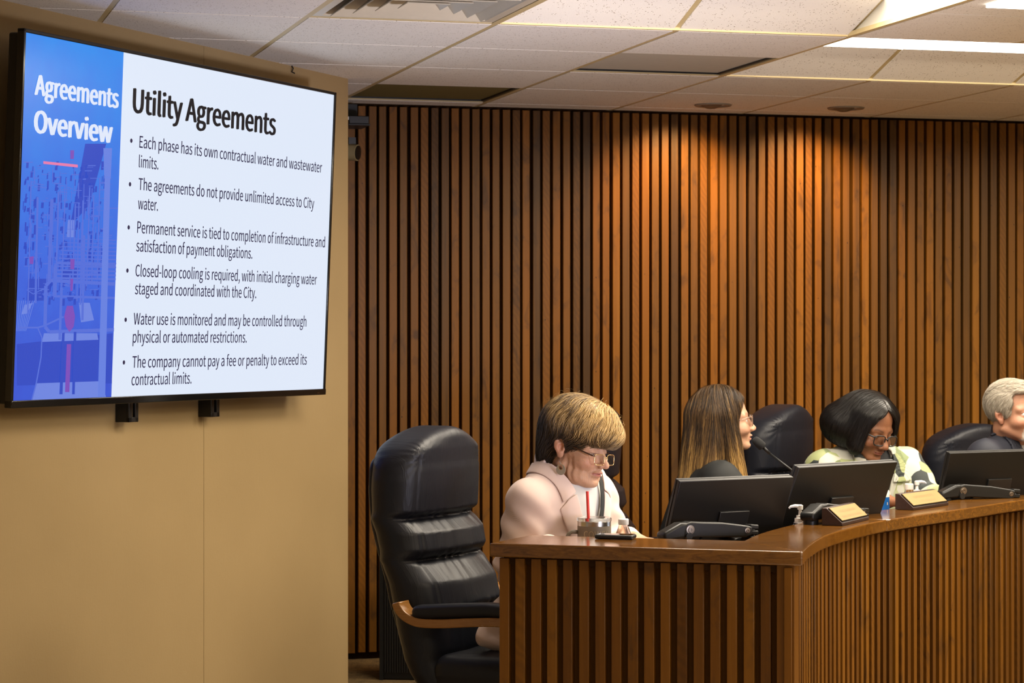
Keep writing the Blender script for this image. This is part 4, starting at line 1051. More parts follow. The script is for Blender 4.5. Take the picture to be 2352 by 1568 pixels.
CH = chair_proto('empty-backed black leather chair at the left end, beside the tan wall, behind the woman in pink')
CH['label'] = 'black leather chair nearest the tan wall, behind the woman in the pink jacket'
CH.location = (.018, 6.95, 0); CH.rotation_euler = (0, 0, math.radians(-26))
def place_chair(px, Y, yaw, lab, dz=0):
    p = P(px, 1000, Y); return dup(CH, (p.x, p.y, dz), math.radians(yaw), lab)
place_chair(1545, 8.75, -12, 'black leather chair mostly hidden behind the woman in pink, left of the long-haired woman')
place_chair(1952, 9.35, -28, 'black leather chair between the long-haired woman and the woman in the patterned shirt')
place_chair(2345, 9.8, -60, 'black leather chair behind the grey-haired man, right of the patterned shirt', -.095)

# ------------------------------------------------------------------ people
def vcol_mat(name, rough=0.5, spec=0.4, sss=0.0, bump=None, sheen=0.0):
    t = NT(name); c = t.n('ShaderNodeAttribute', attribute_name='col').outputs['Color']
    v, _ = t.coord(); n = t.noise(v, 90, 3, .6)
    c = t.mix(0.18, c, t.mix(n, (0.75, 0.72, 0.70, 1), (1.2, 1.16, 1.14, 1)), 'MULTIPLY') if sss else c
    t.set(Base_Color=c, Roughness=rough, Specular_IOR_Level=spec)
    if sss: t.set(Subsurface_Weight=sss, Subsurface_Radius=(.012, .004, .002), Subsurface_Scale=0.25)
    if sheen: t.set(Sheen_Weight=sheen)
    if bump:
        nn = t.noise(v, bump[0], 4, .65, .4); t.bump(nn, bump[1], .003)
    return t.m
SKIN = vcol_mat('skin', 0.48, 0.42, 0.15, (220, .25))
SKIN_OLD = vcol_mat('weathered_skin', 0.5, 0.4, 0.12, (150, .45))
HAIR = vcol_mat('hair_strands', 0.42, 0.45)
EYE_M = vcol_mat('eyeball', 0.12, 0.6)

def rot_frame(yaw, pitch, roll=0.0):
    """head frame: columns forward, left, up.  yaw from world +X, pitch up positive, roll to the person's left positive"""
    f = np.array([math.cos(yaw)*math.cos(pitch), math.sin(yaw)*math.cos(pitch), math.sin(pitch)])
    l = np.array([-math.sin(yaw), math.cos(yaw), 0]); u = np.cross(f, l)
    l2 = l*math.cos(roll)-u*math.sin(roll)*-1; l2 = l*math.cos(roll)+u*math.sin(roll); u2 = np.cross(f, l2)
    return np.stack([f, l2, u2], 1)

def facewarp(p):
    p = p.copy(); z = p[:, 2]; p[:, 2] = np.where(z < -.033, -.033+(z+.033)/.77, z); return p
def head_sdf(p, o):
    """p in head coordinates: x forward, y left, z up, origin between the ears"""
    p = facewarp(p); q = p.copy(); q[:, 1] = np.abs(q[:, 1])
    d = ell(p, (-.012, 0, .050), (.097, .0735, .084))
    d = smin(d, ell(p, (.030, 0, -.012), (.062, .0615, .088)), .02)
    d = smin(d, ell(p, (.060, 0, -.060), (.036, .036, .036)), .015)
    d = smin(d, ell(p, (.070, 0, -.100), (.022*o.get('chin', 1), .026, .018)), .018)
    d = smin(d, cap(q, (.000, .052, -.050), (.064, .018, -.100), .018, .014), .022)
    if o.get('jowl'): d = smin(d, ell(q, (.040, .040, -.085), (.034, .026, .030)), .02)
    d = smin(d, ell(q, (.058, .040, -.026), (.030, .026, .024)), .016)
    d = smin(d, cap(q, (.079, .010, .029), (.066, .046, .024), .0105), .014)
    d = smax(d, -ell(q, (.098, .034, .004), (.019, .021, .0125)), .012)
    # nose
    ns = o.get('nose', 1.0); nw = o.get('nosew', 1.0)
    n = cap(p, (.082, 0, .020), (.106*ns+.002, 0, -.022), .0080, .0100*nw)
    n = smin(n, ell(p, (.1115*ns, 0, -.0265), (.0110, .0105*nw, .0100)), .006)
    n = smin(n, ell(q, (.099, .0125*nw, -.0305), (.0115, .0072*nw, .0080)), .006)
    d = smin(d, n, .011)
    d = smax(d, -ell(q, (.1045, .0062*nw, -.0385), (.0052, .0034, .0040)), .003)
    # philtrum, lips and mouth
    op = o.get('open', 0.0)
    lk = o.get('lipk', 1.0); ul = ell(q, (.0925-.003*(1-lk), .006, -.0555), (.0085, .017, .0058*lk)); ul = smin(ul, ell(p, (.091-.003*(1-lk), 0, -.0560), (.0085, .022, .0050*lk)), .004)
    ll = ell(p, (.0895-op*.3-.004*(1-lk), 0, -.0680-op), (.0088, .0185, .0070*lk))
    d = smin(d, ul, .005); d = smin(d, ll, .006)
    d = smax(d, -ell(p, (.100, 0, -.0618-op*.5), (.020, .0245, .0013+op*.5)), .0025)
    d = smax(d, -ell(p, (.098, 0, -.0835-op), (.012, .020, .0065)), .008)
    d = smax(d, -cap(q, (.097, .019, -.036), (.083, .032, -.066), .0024), .007*o.get('fold', 1))
    # lids
    if o.get('lids', True):
        e = np.linalg.norm(q-np.array([.0725, .0320, .0060]), axis=1)-.0142
        zc = o.get('gaze', 0.0); w_ = o.get('eye', .0048)
        slit = np.abs(q[:, 2]-.0055-zc)-w_*np.clip(1-((q[:, 1]-.032)/.0150)**2, 0, 1)
        e = smax(e, -np.maximum(slit, np.maximum(.074-q[:, 0], np.linalg.norm(q-np.array([.0725, .032, .006]), axis=1)-.03)), .0012)
        d = smin(d, e, .004)
    # ears
    if o.get('ears', True):
        er = q-np.array([-.006, .0715, .004]); a = math.radians(24); ex = er[:, 0]*math.cos(a)+er[:, 1]*math.sin(a); ey = -er[:, 0]*-math.sin(a)*0+er[:, 1]*math.cos(a)-(-er[:, 0])*math.sin(a)*-1*-1
        ex = er[:, 0]*math.cos(a)-er[:, 1]*math.sin(a); ey = er[:, 0]*math.sin(a)+er[:, 1]*math.cos(a)
        ez = er[:, 2]; E = np.stack([ex, ey, ez], -1)
        ear = ell(E, (-.002, .004, .008), (.0180, .0068, .0250)); ear = smin(ear, ell(E, (.004, .002, -.020), (.0095, .0060, .0125)), .010)
        ear = smax(ear, -ell(E, (.003, .0110, -.001), (.0095, .0105, .0120)), .003)
        ear = smax(ear, -ell(E, (-.003, .0120, .018), (.0115, .0080, .0072)), .003)
        ear = smin(ear, ell(E, (.0105, .002, -.004), (.0042, .0055, .0065)), .004)
        d = smin(d, ear, .005)
    return d

def head_color(p, o):
    """albedo of skin in head coordinates"""
    p = facewarp(p); n = len(p); q = p.copy(); q[:, 1] = np.abs(q[:, 1]); base = np.tile(np.array(o['skin']), (n, 1))
    def blend(w, c):
        nonlocal base; base = base*(1-w[:, None])+np.array(c)*w[:, None]
    g = lambda c, r: np.exp(-(((q-np.array(c))/np.array(r))**2).sum(1))
    blend(.45*g((.075, .045, -.025), (.03, .022, .02)), o['blush']); blend(.45*g((.112, 0, -.027), (.012, .014, .012)), o['blush'])
    blend(.5*g((-.01, .08, .0), (.03, .02, .03)), o['blush'])
    op = o.get('open', 0)
    lip = np.clip(1.25-((p[:, 1]/.0235)**2+((p[:, 2]+.0618+op*.5)/(.0085+op*.7))**2), 0, 1)*(p[:, 0] > .078)
    blend(np.clip(lip*2, 0, .85), o['lip'])
    # brows
    bz = q[:, 2]-(.0265+.006*np.clip((q[:, 1]-.014)/.02, 0, 1)-.005*np.clip((q[:, 1]-.038)/.014, 0, 1)); brow = np.exp(-(bz/.0032)**2)*sst(q[:, 1], .010, .016)*(1-sst(q[:, 1], .046, .054))*(p[:, 0] > .05)
    blend(brow*o.get('browk', .7), o['brow'])
    # lash lines
    lash = np.exp(-((q[:, 2]-.0055-o.get('gaze', 0)-o.get('eye', .0048))/.0022)**2)*np.exp(-((q[:, 1]-.032)/.013)**4)*(p[:, 0] > .06); blend(lash*.8*(1 if o.get('lids', True) else 0), (.02, .012, .008))
    if 'beard' in o:
        b = sst(-p[:, 2], .036, .044)*(p[:, 0] > .045)*(np.abs(p[:, 1]) < .036)*(1-np.clip(lip*2, 0, 1)); blend(b*.85, o['beard'])
    return np.clip(base, 0, 1)

def eyes(root, H, R, o):
    for s in (1, -1):
        c = np.array([.0725, .0320*s, .0060]); u, v = np.meshgrid(np.linspace(0, math.pi, 17), np.linspace(0, 2*math.pi, 25)[:-1], indexing='ij')
        look = np.array(o.get('look', (1, 0, -.05)), float); look /= np.linalg.norm(look)
        a = np.cross(look, (0, 0, 1)); a /= np.linalg.norm(a); b = np.cross(a, look)
        dirs = (np.cos(u)[..., None]*look+np.sin(u)[..., None]*(np.cos(v)[..., None]*a+np.sin(v)[..., None]*b)).reshape(-1, 3)
        pts = c+dirs*.0128; cs = np.cos(u).reshape(-1)
        col = np.where((cs > .965)[:, None], np.array([.004, .004, .004]), np.where((cs > .88)[:, None], np.array(o.get('iris', (.06, .04, .02))), np.array([.60, .56, .52])))
        n1, n2 = 17, 24; q = [(i*n2+j, i*n2+(j+1) % n2, (i+1)*n2+(j+1) % n2, (i+1)*n2+j) for i in range(n1-1) for j in range(n2)]
        np_mesh('eye', H+pts @ R.T, np.array(q), EYE_M, root, col)

def strands(f, roots, field, length, off, width, rng, cols, seg=9, jitter=.25, droop=0.0, taper=True, wave=0.0, n3=3):
    """ribbons of hair that run over the surface f along a direction field"""
    n = len(roots); p = roots.copy(); path = []; L = np.broadcast_to(length, (n,)); st = L/seg
    jit = rng.normal(0, jitter, (n, 3)); ph = rng.uniform(0, 6.28, n)
    offs = rng.uniform(off[0], off[1], n)
    for k in range(seg+1):
        nrm, d = grad(f, p, 2e-3); t_ = k/seg
        tgt = offs*(np.sin(np.pi*min(1, t_*1.1+.12))**.7)
        p = p-nrm*np.clip(d-tgt, -.02, .02)[:, None]
        path.append(p.copy())
        v = field(p)+jit*1.0; v[:, 2] -= droop*t_
        if wave: v = v+np.cross(nrm, v)*(wave*np.sin(ph+t_*7))[:, None]
        v = v-nrm*(v*nrm).sum(1)[:, None]; v /= np.maximum(np.linalg.norm(v, axis=1, keepdims=True), 1e-6)
        p = p+v*st[:, None]
    path = np.stack(path, 1); m = seg+1
    tan = np.gradient(path, axis=1); tan /= np.maximum(np.linalg.norm(tan, axis=2, keepdims=True), 1e-9)
    nr = np.stack([grad(f, path[:, k], 2e-3)[0] for k in range(m)], 1); side = np.cross(tan, nr); side /= np.maximum(np.linalg.norm(side, axis=2, keepdims=True), 1e-9)
    tt = np.linspace(0, 1, m); w_ = (np.sin(np.pi*np.clip(tt*.86+.14, 0, 1))**.6) if taper else np.ones(m)
    W = np.broadcast_to(width, (n,))[:, None, None]*w_[None, :, None]
    ring = np.stack([path+side*W, path+nr*W*.35, path-side*W, path-nr*W*.3][:4], 2)           # n, m, 4, 3
    v = ring.reshape(-1, 3); base = (np.arange(n)[:, None, None]*m+np.arange(m-1)[None, :, None])*4; j = np.arange(4)[None, None]; j2 = (j+1) % 4
    q = np.stack(np.broadcast_arrays(base+j, base+j2, base+4+j2, base+4+j), -1).reshape(-1, 4)
    c = cols(path.reshape(-1, 3), np.repeat(np.arange(n), m)); c = np.repeat(c, 4, axis=0)
    return v, q, c
def on_surface(f, lo, hi, n, rng, keep=None):
    out = []; tot = 0
    while tot < n:
        p = rng.uniform(lo, hi, (n*6, 3)); d = f(p); p = p[np.abs(d) < .02]
        for _ in range(5):
            g, d = grad(f, p, 2e-3); p = p-g*d[:, None]
        p = p[np.abs(f(p)) < .002]
        if keep is not None: p = p[keep(p)]
        out.append(p); tot += len(p)
    return np.concatenate(out)[:n]
def merge(parts):
    V, Q, C, k = [], [], [], 0
    for v, q, c in parts: V.append(v); Q.append(q+k); C.append(c); k += len(v)
    return np.concatenate(V), np.concatenate(Q), np.concatenate(C)

def hand_sdf(p, wrist, fwd, up, side):
    """relaxed hand lying palm down: fwd fingers, up back of hand, side towards the thumb"""
    f = np.asarray(fwd, float); f /= np.linalg.norm(f); u = np.asarray(up, float); u -= f*(u @ f); u /= np.linalg.norm(u); s = np.cross(u, f)
    s = s if s @ np.asarray(side) > 0 else -s; w = np.asarray(wrist, float)
    R = np.stack([f, s, u], 1); L = lambda x, y, z: w+f*x+s*y+u*z
    d = rbox(p, L(.048, .0, -.002), (.046, .038, .014), .013, R); d = smin(d, cap(p, L(-.02, 0, 0), L(.02, 0, 0), .026, .026), .02)
    for y, l in ((.027, .072), (.009, .080), (-.010, .074), (-.028, .058)):
        a, b, c, e = L(.088, y, -.002), L(.088+l*.42, y*1.06, .004), L(.088+l*.74, y*1.06, -.008), L(.088+l*.95, y*1.04, -.024)
        d = smin(d, np.minimum(np.minimum(cap(p, a, b, .0095, .0088), cap(p, b, c, .0088, .0080)), cap(p, c, e, .0080, .0068)), .004)
    d = smin(d, np.minimum(cap(p, L(.015, .030, -.004), L(.050, .052, -.008), .0135, .0110), cap(p, L(.050, .052, -.008), L(.080, .056, -.016), .0105, .0080)), .008)
    return d

def glasses(root, H, R, c, w, h, pd, tilt, frame_r, mats, temple_end, rim=True, shape=4.0, temple_r=None, hinge=None):
    """c: centre of the bridge in head coordinates"""
    th = thing('spectacles', '', ''); 
    bpy.data.objects.remove(th)
    wld = lambda q: Vector(H+R @ np.asarray(q, float))
    ct, st = math.cos(tilt), math.sin(tilt)
    def pt(s, a, k=1.0):
        x_ = math.copysign(abs(math.cos(a))**(2/shape), math.cos(a))*w/2*k; z_ = math.copysign(abs(math.sin(a))**(2/shape), math.sin(a))*h/2*k
        y = s*pd/2+x_; back = -abs(y)**2*1.6
        return (c[0]+back+z_*st, c[1]+y, c[2]+z_*ct)
    m = MB()
    for s in (1, -1):
        ring = [wld(pt(s, k*2*math.pi/40)) for k in range(41)]
        m.tube(ring, frame_r, 8, cap=False)
    m.tube([wld(pt(1, math.radians(165))), wld((c[0]+.004, c[1], c[2]+h*.22)), wld(pt(-1, math.radians(15)))], frame_r*1.1, 8)
    fr = m.build('spectacles', mats[0], root, smooth=True)
    for s in (1, -1):
        m = MB(); ring = [wld(pt(s, k*2*math.pi/40, .985)) for k in range(40)]; m.add(ring, [tuple(range(40))]); m.build('lens', M['lens'], fr)
        m = MB(); e0 = np.array(pt(s, math.radians(25 if s > 0 else 155))); e1 = np.array([temple_end[0], s*temple_end[1], temple_end[2]])
        h0 = e0+np.array([-.006, s*.006, 0])
        m.tube([wld(e0), wld(h0), wld(h0+(e1-h0)*.5+np.array([0, s*.003, 0])), wld(e1), wld(e1+np.array([-.012, -s*.002, -.014]))], temple_r or frame_r*1.3, 8); m.build('temple', mats[1], fr, smooth=True)
    return fr

def woman_in_pink():
    rng = np.random.default_rng(3)
    yaw = math.radians(-33); H = np.array(P(1320, 1030, 6.93)); R = rot_frame(yaw, math.radians(-11), math.radians(-3))
    by = math.radians(-36); bf = np.array([math.cos(by), math.sin(by), 0]); bl = np.array([-bf[1], bf[0], 0]); up = np.array([0, 0, 1.])
    N = np.array(P(1288, 1096, 6.97))                       # base of the neck
    Hip = np.array(P(1262, 1425, 7.02)); Sp = (N-Hip)
    sR = N-bl*.168-up*.066+bf*.005; sL = N+bl*.168-up*.066+bf*.005
    eR = np.array(P(1187, 1296, 6.83)); wR = np.array([.110, 6.665, 0]); wR[2] = DZ+.045; eR[2] = max(eR[2], .70)
    eL = sL+bf*.05+bl*.025-up*.18; eL[2] = .735; wL = eL+bf*.10-bl*.06; wL[2] = DZ+.045
    kR = Hip-bl*.10+bf*.40-up*.02; kL = Hip+bl*.10+bf*.40-up*.02
    th = thing('person', 'seated woman with short blonde hair and glasses in a pale pink jacket, looking down', 'person', (0, 0, 0))
    o = dict(skin=(.50, .285, .170), blush=(.50, .19, .115), lip=(.36, .11, .085), brow=(.20, .12, .06), browk=.5, eye=.0016, gaze=-.004, jowl=True, lipk=.72, nose=1.0, fold=1.3, iris=(.05, .07, .08))
    Rt = R
    toH = lambda p: (p-H) @ R
    aR = sR+(eR-sR)*.5
    def body(p):
        d = head_sdf(toH(p), o)
        nb = H+R @ np.array([-.030, 0, -.045])
        nk = cap(p, nb, N-bf*.005, .050, .056); d = smin(d, nk, .025)
        d = smin(d, cap(p, H+R @ np.array([.018, 0, -.062]), N+bf*.034-up*.025, .026, .034), .028)
        d = smin(d, ell(p, N-up*.135-bf*.025, (.090, .120, .080)), .03)
        d = smin(d, cap(p, N-up*.13-bf*.01, Hip, .085, .12), .04)
        for s, e, w in ((sR, eR, wR), (sL, eL, wL)):
            d = smin(d, cap(p, s, e, .043, .036), .03); d = smin(d, cap(p, e, w, .036, .024), .01)
        d = smin(d, hand_sdf(p, wR, bf*.9+bl*.2, up, bl), .012); d = smin(d, hand_sdf(p, wL, bf*.8-bl*.4, up, -bl), .012)
        for s in (-1, 1):
            k = Hip+bl*.10*s+bf*.40-up*.02; a = k-up*.38+bf*.02; hh = Hip+bl*.09*s
            d = smin(d, cap(p, hh, k, .080, .058), .04); d = smin(d, cap(p, k, a, .052, .036), .015); d = smin(d, cap(p, a, a+bf*.17-up*.03, .034, .026), .02)
        return d
    def wrinkle(p):
        q = toH(p); return q
    def skin_body(p):
        d = body(p); q = toH(p); z = np.zeros(len(p)); m = (np.abs(q) < .14).all(1)
        if m.any():
            x = q[m]; a = np.abs(x[:, 1])
            cheek = np.exp(-(((x[:, 0]-.030)/.035)**2+((x[:, 2]+.065)/.04)**2))*(a > .03)
            z[m] = .0017*cheek*np.sin(x[:, 0]*330+x[:, 2]*110+1.5*np.sin(x[:, 2]*70))
            z[m] += .0006*np.exp(-(((x[:, 0]-.09)/.02)**2+((x[:, 2]+.062)/.02)**2))*np.sin(a*900)
        return d+z
    lo = np.minimum(np.minimum(H, Hip), np.minimum(eR, eL))-np.array([.30, .40, .60]); hi = np.maximum(np.maximum(H, kL), wL)+np.array([.30, .30, .22])
    # head fine, the covered rest coarse: one surface, sampled on one grid
    v, q = polygonize(skin_body, lo, hi, .0031)
    c = head_color(toH(v), o); bm = np_mesh('body', v, q, SKIN_OLD, th, c)
    eyes(th, H, R, dict(o, look=(.75, 0, -.65)))
    # ---- jacket
    Rt = np.stack([bf, bl, up], 1); Cst = N+Sp*-.42; Cst = N-Sp*.38
    sl = (Sp/np.linalg.norm(Sp)); Rs = np.stack([np.cross(bl, sl), bl, sl], 1)
    def core(p):
        d = ell(p, N-Sp*.30+bf*.012, (.118, .178, .215), Rs)
        d = smin(d, ell(p, N-Sp*.78+bf*.02, (.135, .175, .20), Rs), .06)
        d = smin(d, cap(p, sR+up*.006, sL+up*.006, .058), .05)
        d = smin(d, cap(p, N-bl*.045-up*.035, N+bl*.045-up*.035, .046), .045)
        return d
    def lapel_open(p):
        """V opening at the front, in body coordinates"""
        x = (p-N) @ Rt; u_ = x[:, 1]; dn = -x[:, 2]
        wdt = np.interp(dn, [-.05, .0, .05, .12, .20, .27, .34], [.085, .075, .062, .048, .030, .014, -.01])
        return x, u_, dn, wdt
    def jacket(p):
        d = core(p)
        # collar stand around the neck
        nk = cap(p, N-up*.04-bf*.010, N+up*.045-bf*.026+(H-N)*.08, .074, .059); d = smin(d, nk, .022)
        for s, e, w, k in ((sR, eR, wR, 1), (sL, eL, wL, 2)):
            sl_ = cap(p, s+up*.002, e, .064, .058); fo = cap(p, e, e+(w-e)*.88, .058, .045)
            a = smin(sl_, fo, .025); t = p-e; ln = np.linalg.norm(t, axis=1); ax = (e-s)/np.linalg.norm(e-s); al = (p-s) @ ax
            around = np.arctan2((p-s) @ np.cross(ax, bf), (p-s) @ bf)
            f_ = .0065*np.exp(-((al-.20)/.075)**2)*np.sin(al*105+1.3*np.sin(around*2+k)+k)+.005*np.exp(-((al-.05)/.06)**2)*np.sin(al*80+around*3.1+k)
            f_ += .002*np.sin(al*38+around*2)
            a = a-f_; d = smin(d, a, .026)
        # flared hem over the seat
        hem = cap(p, Hip-bf*.02+up*.02, Hip-bf*.06-up*.020, .112, .10); hem = smax(hem, -(p[:, 2]-(.468+.015*np.sin(p @ bl*22))), .01); d = smin(d, hem, .03)
        ta, tb, tc = [np.array(P(*k)) for k in ((1178, 1385, 6.90), (1109, 1468, 6.85), (1170, 1478, 6.87))]
        tail = np.minimum(cap(p, ta, tb, .050, .024), np.minimum(cap(p, tb, tc, .024, .036), cap(p, ta*.4+tb*.6, tc, .040, .036))); d = smin(d, tail-.004*np.sin((p-tb) @ up*85+(p-tb) @ bf*60), .022)
        x, u_, dn, wdt = lapel_open(p)
        fold = .0035*np.sin(dn*70+u_*40)*np.exp(-((u_+.12)/.05)**2)*sst(dn, .05, .12); d = d-fold
        front = np.maximum(np.abs(u_+.004)-wdt, -(x[:, 0]-.0))
        d = smax(d, -front, .004)
        nkv = cap(p, N-up*.06-bf*.0, N+up*.13+(H-N)*.35, .058, .057); d = smax(d, -nkv, .004)
        top = (p-N) @ up-(.062-.55*np.clip((p-N) @ bf, -.03, .2)); d = smax(d, top, .004)
        d = smax(d, .455-p[:, 2], .006)
        return d
    lo2 = np.minimum(np.minimum(eR, Hip), eL)-np.array([.22, .25, .30]); hi2 = np.maximum(np.maximum(N, wL), wR)+np.array([.2, .25, .14]); lo2[2] = .43
    t = NT('pink_seersucker'); v_, mp = t.coord((1, 1, 1)); wv = t.n('ShaderNodeTexWave', wave_type='BANDS', bands_direction='DIAGONAL'); wv.inputs['Scale'].default_value = 190; wv.inputs['Distortion'].default_value = .5; wv.inputs['Detail Scale'].default_value = .3; t.link(v_, wv.inputs[0])
    n_ = t.noise(v_, 700, 2); t.set(Base_Color=t.mix(t.math('MULTIPLY', wv.outputs[0], .8), (.76, .60, .53, 1), (.60, .44, .385, 1)), Roughness=.85, Sheen_Weight=.25, Specular_IOR_Level=.15); t.bump(t.math('ADD', n_, wv.outputs[0]), .12, .001); PINK = t.m
    j = sdf_obj('jacket', jacket, lo2, hi2, .0044, PINK, th)
    # collar and lapels: folded sheets lying on the jacket, with a notch between them
    def plug(p):
        d = core(p); nk = cap(p, N-up*.04-bf*.010, N+up*.045-bf*.026+(H-N)*.08, .074, .059); return smin(d, nk, .022)
    def world(c): return N+np.asarray(c, float) @ Rt.T
    def loft(name, roll, outer, n, k, off, both, mat, parent):
        a = np.array([q[:] for q in [np.interp(np.linspace(0, 1, n), np.linspace(0, 1, len(roll)), np.array(roll)[:, i]) for i in range(3)]]).T
        b = np.array([np.interp(np.linspace(0, 1, n), np.linspace(0, 1, len(outer)), np.array(outer)[:, i]) for i in range(3)]).T
        t_ = np.linspace(0, 1, k); P_ = a[:, None]*(1-t_[None, :, None])+b[:, None]*t_[None, :, None]; P_ = world(P_.reshape(-1, 3)); tt = np.tile(t_, n)
        for _ in range(6):
            g, d = grad(plug, P_); want = off+.003*np.sin(np.pi*np.minimum(1, tt*1.05))**.8
            mv = want-d; mv = np.where(both, mv, np.maximum(mv, 0)); P_ = P_+g*np.clip(mv, -.02, .02)[:, None]
        q = np.array([(i*k+j2, (i+1)*k+j2, (i+1)*k+j2+1, i*k+j2+1) for i in range(n-1) for j2 in range(k-1)])
        ob = np_mesh(name, P_, q, mat, parent); sm = ob.modifiers.new('s', 'SOLIDIFY'); sm.thickness = .0035; sm.offset = 0; ob.modifiers.new('u', 'SUBSURF').render_levels = 1
        return ob
    ro = [(-.066, 0, .040), (-.055, .045, .038), (-.005, .069, .026), (.045, .067, -.006), (.072, .058, -.042)]
    ou = [(-.080, 0, .000), (-.069, .058, .000), (-.013, .094, -.010), (.038, .104, -.038), (.068, .106, -.066)]
    mir = lambda L: [(x, -y, z) for x, y, z in L][::-1]
    loft('collar', mir(ro)[:-1]+ro, mir(ou)[:-1]+ou, 44, 8, .003, False, PINK, j)
    lr = [(.072, .058, -.046), (.090, .050, -.09), (.10, .036, -.15), (.105, .020, -.21), (.105, .004, -.275)]
    lo_ = [(.070, .086, -.058), (.080, .124, -.083), (.095, .100, -.145), (.105, .062, -.21), (.105, .012, -.280)]
    for s in (1, -1):
        loft('lapel', [(x, s*y, z) for x, y, z in lr], [(x, s*y, z) for x, y, z in lo_], 30, 8, .003, True, PINK, j)
    # white shell top under it
    def top(p):
        d = core(p)+.007; x = (p-N) @ Rt
        neck = cap(p, N+bf*.015+up*.012, N+up*.2+bf*.06, .066, .08); d = smax(d, -neck, .004); d = smax(d, (p-N) @ up-.0, .004)
        d = d-.002*np.sin(x[:, 1]*90+x[:, 2]*40); d = smax(d, .56-p[:, 2], .01)
        return d
    tp = sdf_obj('shell_top', top, Hip-np.array([.25, .28, .0]), N+np.array([.30, .28, .08]), .006, plain('white_knit', (.70, .68, .63), .8), th)
    # black lanyard and a fine chain
    def band(uvs, w_, off, name, mat, core=core):
        L = []
        uvs = [(q.x, q.y) for q in catmull(uvs, 5)]
        for (u_, d_) in uvs:
            x = .3; org = N+bl*u_-up*d_
            for _ in range(40):
                dd = float(core((org+bf*x)[None])[0])-off; x -= min(.03, max(-.02, dd))*.8
            L.append(org+bf*x)
        m = MB()
        if w_ > .004:
            vs = []
            for k, pnt in enumerate(L):
                tg = L[min(k+1, len(L)-1)]-L[max(k-1, 0)]; sd = np.cross(tg, bf); sd /= np.linalg.norm(sd); vs += [Vector(pnt-sd*w_/2), Vector(pnt+sd*w_/2)]
            m.add(vs, [(2*k, 2*k+1, 2*k+3, 2*k+2) for k in range(len(L)-1)]); ob = m.build(name, mat, th); sm = ob.modifiers.new('s', 'SOLIDIFY'); sm.thickness = .002
        else: m.tube([Vector(x) for x in L], w_, 6); ob = m.build(name, mat, th, smooth=True)
        return ob
    band([(.052, -.005), (.046, .05), (.036, .12), (.024, .19), (.012, .26)], .018, .0035, 'lanyard', plain('black_ribbon', (.012, .012, .010), .7))
    band([(.050, .005), (.030, .035), (.010, .052), (-.02, .050), (-.045, .03)], .0016, .002, 'necklace', M['gold'], body)
    # trousers
    def legs(p):
        d = cap(p, Hip, Hip+bf*.05, .15)
        for s in (-1, 1):
            k = Hip+bl*.10*s+bf*.40-up*.02; a = k-up*.36+bf*.02
            d = smin(d, cap(p, Hip+bl*.09*s, k, .092, .070), .04); d = smin(d, cap(p, k, a, .066, .060), .02)
        return smax(d, .455-p[:, 2]+0*p[:, 0], .01) if False else d
    sdf_obj('trousers', legs, np.minimum(Hip, kR)-np.array([.25, .25, .50]), np.maximum(Hip, kL)+np.array([.2, .25, .15]), .012, plain('dark_trousers', (.02, .02, .024), .8), th)
    # ---- hair
    def hair(p):
        q = toH(p); a = q.copy(); a[:, 1] = np.abs(a[:, 1])
        d = ell(q, (-.012, 0, .062), (.107, .089, .092))
        d = smin(d, ell(q, (.048, 0, .084), (.062, .078, .056)), .03)
        d = smin(d, ell(q, (-.062, 0, -.004), (.046, .068, .088)), .03)
        d = smin(d, ell(q, (.087, .014, .058), (.043, .064, .040)), .022)
        # cut away the face and the ears
        face = ell(q, (.095, 0, -.066), (.070, .110, .092)); d = smax(d, -face, .010)
        earh = ell(a, (-.004, .090, -.010), (.021, .040, .042)); d = smax(d, -earh, .008)
        under = ell(q, (.045, 0, -.080), (.080, .12, .076)); d = smax(d, -under, .01)
        d = smax(d, -(q[:, 2]+.090), .008)
        return d
    hv = rng.uniform(0, 6.28, 6)
    def hairb(p):
        q = toH(p); ang = np.arctan2(q[:, 1], q[:, 0]+.02); 
        return hair(p)+.0022*np.sin(ang*9+q[:, 2]*60+hv[0])+.0018*np.sin(q[:, 0]*95+q[:, 2]*120+hv[1])
    hlo = H-np.array([.17, .17, .17]); hhi = H+np.array([.17, .17, .20])
    Vb, Qb = polygonize(hairb, hlo, hhi, .0042)
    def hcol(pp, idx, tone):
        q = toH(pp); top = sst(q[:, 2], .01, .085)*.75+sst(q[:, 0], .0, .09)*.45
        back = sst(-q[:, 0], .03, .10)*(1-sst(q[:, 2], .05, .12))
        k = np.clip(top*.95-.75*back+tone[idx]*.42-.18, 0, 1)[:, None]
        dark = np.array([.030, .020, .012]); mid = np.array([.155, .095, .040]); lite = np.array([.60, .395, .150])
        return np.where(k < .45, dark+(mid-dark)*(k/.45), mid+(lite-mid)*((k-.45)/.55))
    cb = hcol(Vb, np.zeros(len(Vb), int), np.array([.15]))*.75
    def field(p):
        q = toH(p); v = np.zeros_like(q)
        # hair is brushed from a parting above the far temple, over the crown and back, falling at the nape
        src = np.array([.045, .035, .16]); r = q-src; r /= np.linalg.norm(r, axis=1, keepdims=True)
        back = sst(-q[:, 0], -.03, .06)[:, None]
        v = r*np.array([.8, 1.0, .9])+np.array([0, -.25, -.25]); fr = sst(q[:, 0], .045, .085)[:, None]*sst(q[:, 2], .0, .05)[:, None]
        v = v*(1-fr)+fr*(np.array([.22, -.75, -.95])); v = v*(1-back*.6)+back*.6*np.array([-.35, -.10, -1.0])
        v = v+.35*np.stack([np.sin(q[:, 2]*70+q[:, 1]*30), np.cos(q[:, 0]*60), np.sin(q[:, 0]*50+q[:, 1]*60)], -1)*.6
        return v @ R.T
    roots = on_surface(hair, hlo, hhi, 9500, rng, lambda p: (toH(p)[:, 2] > -.080))
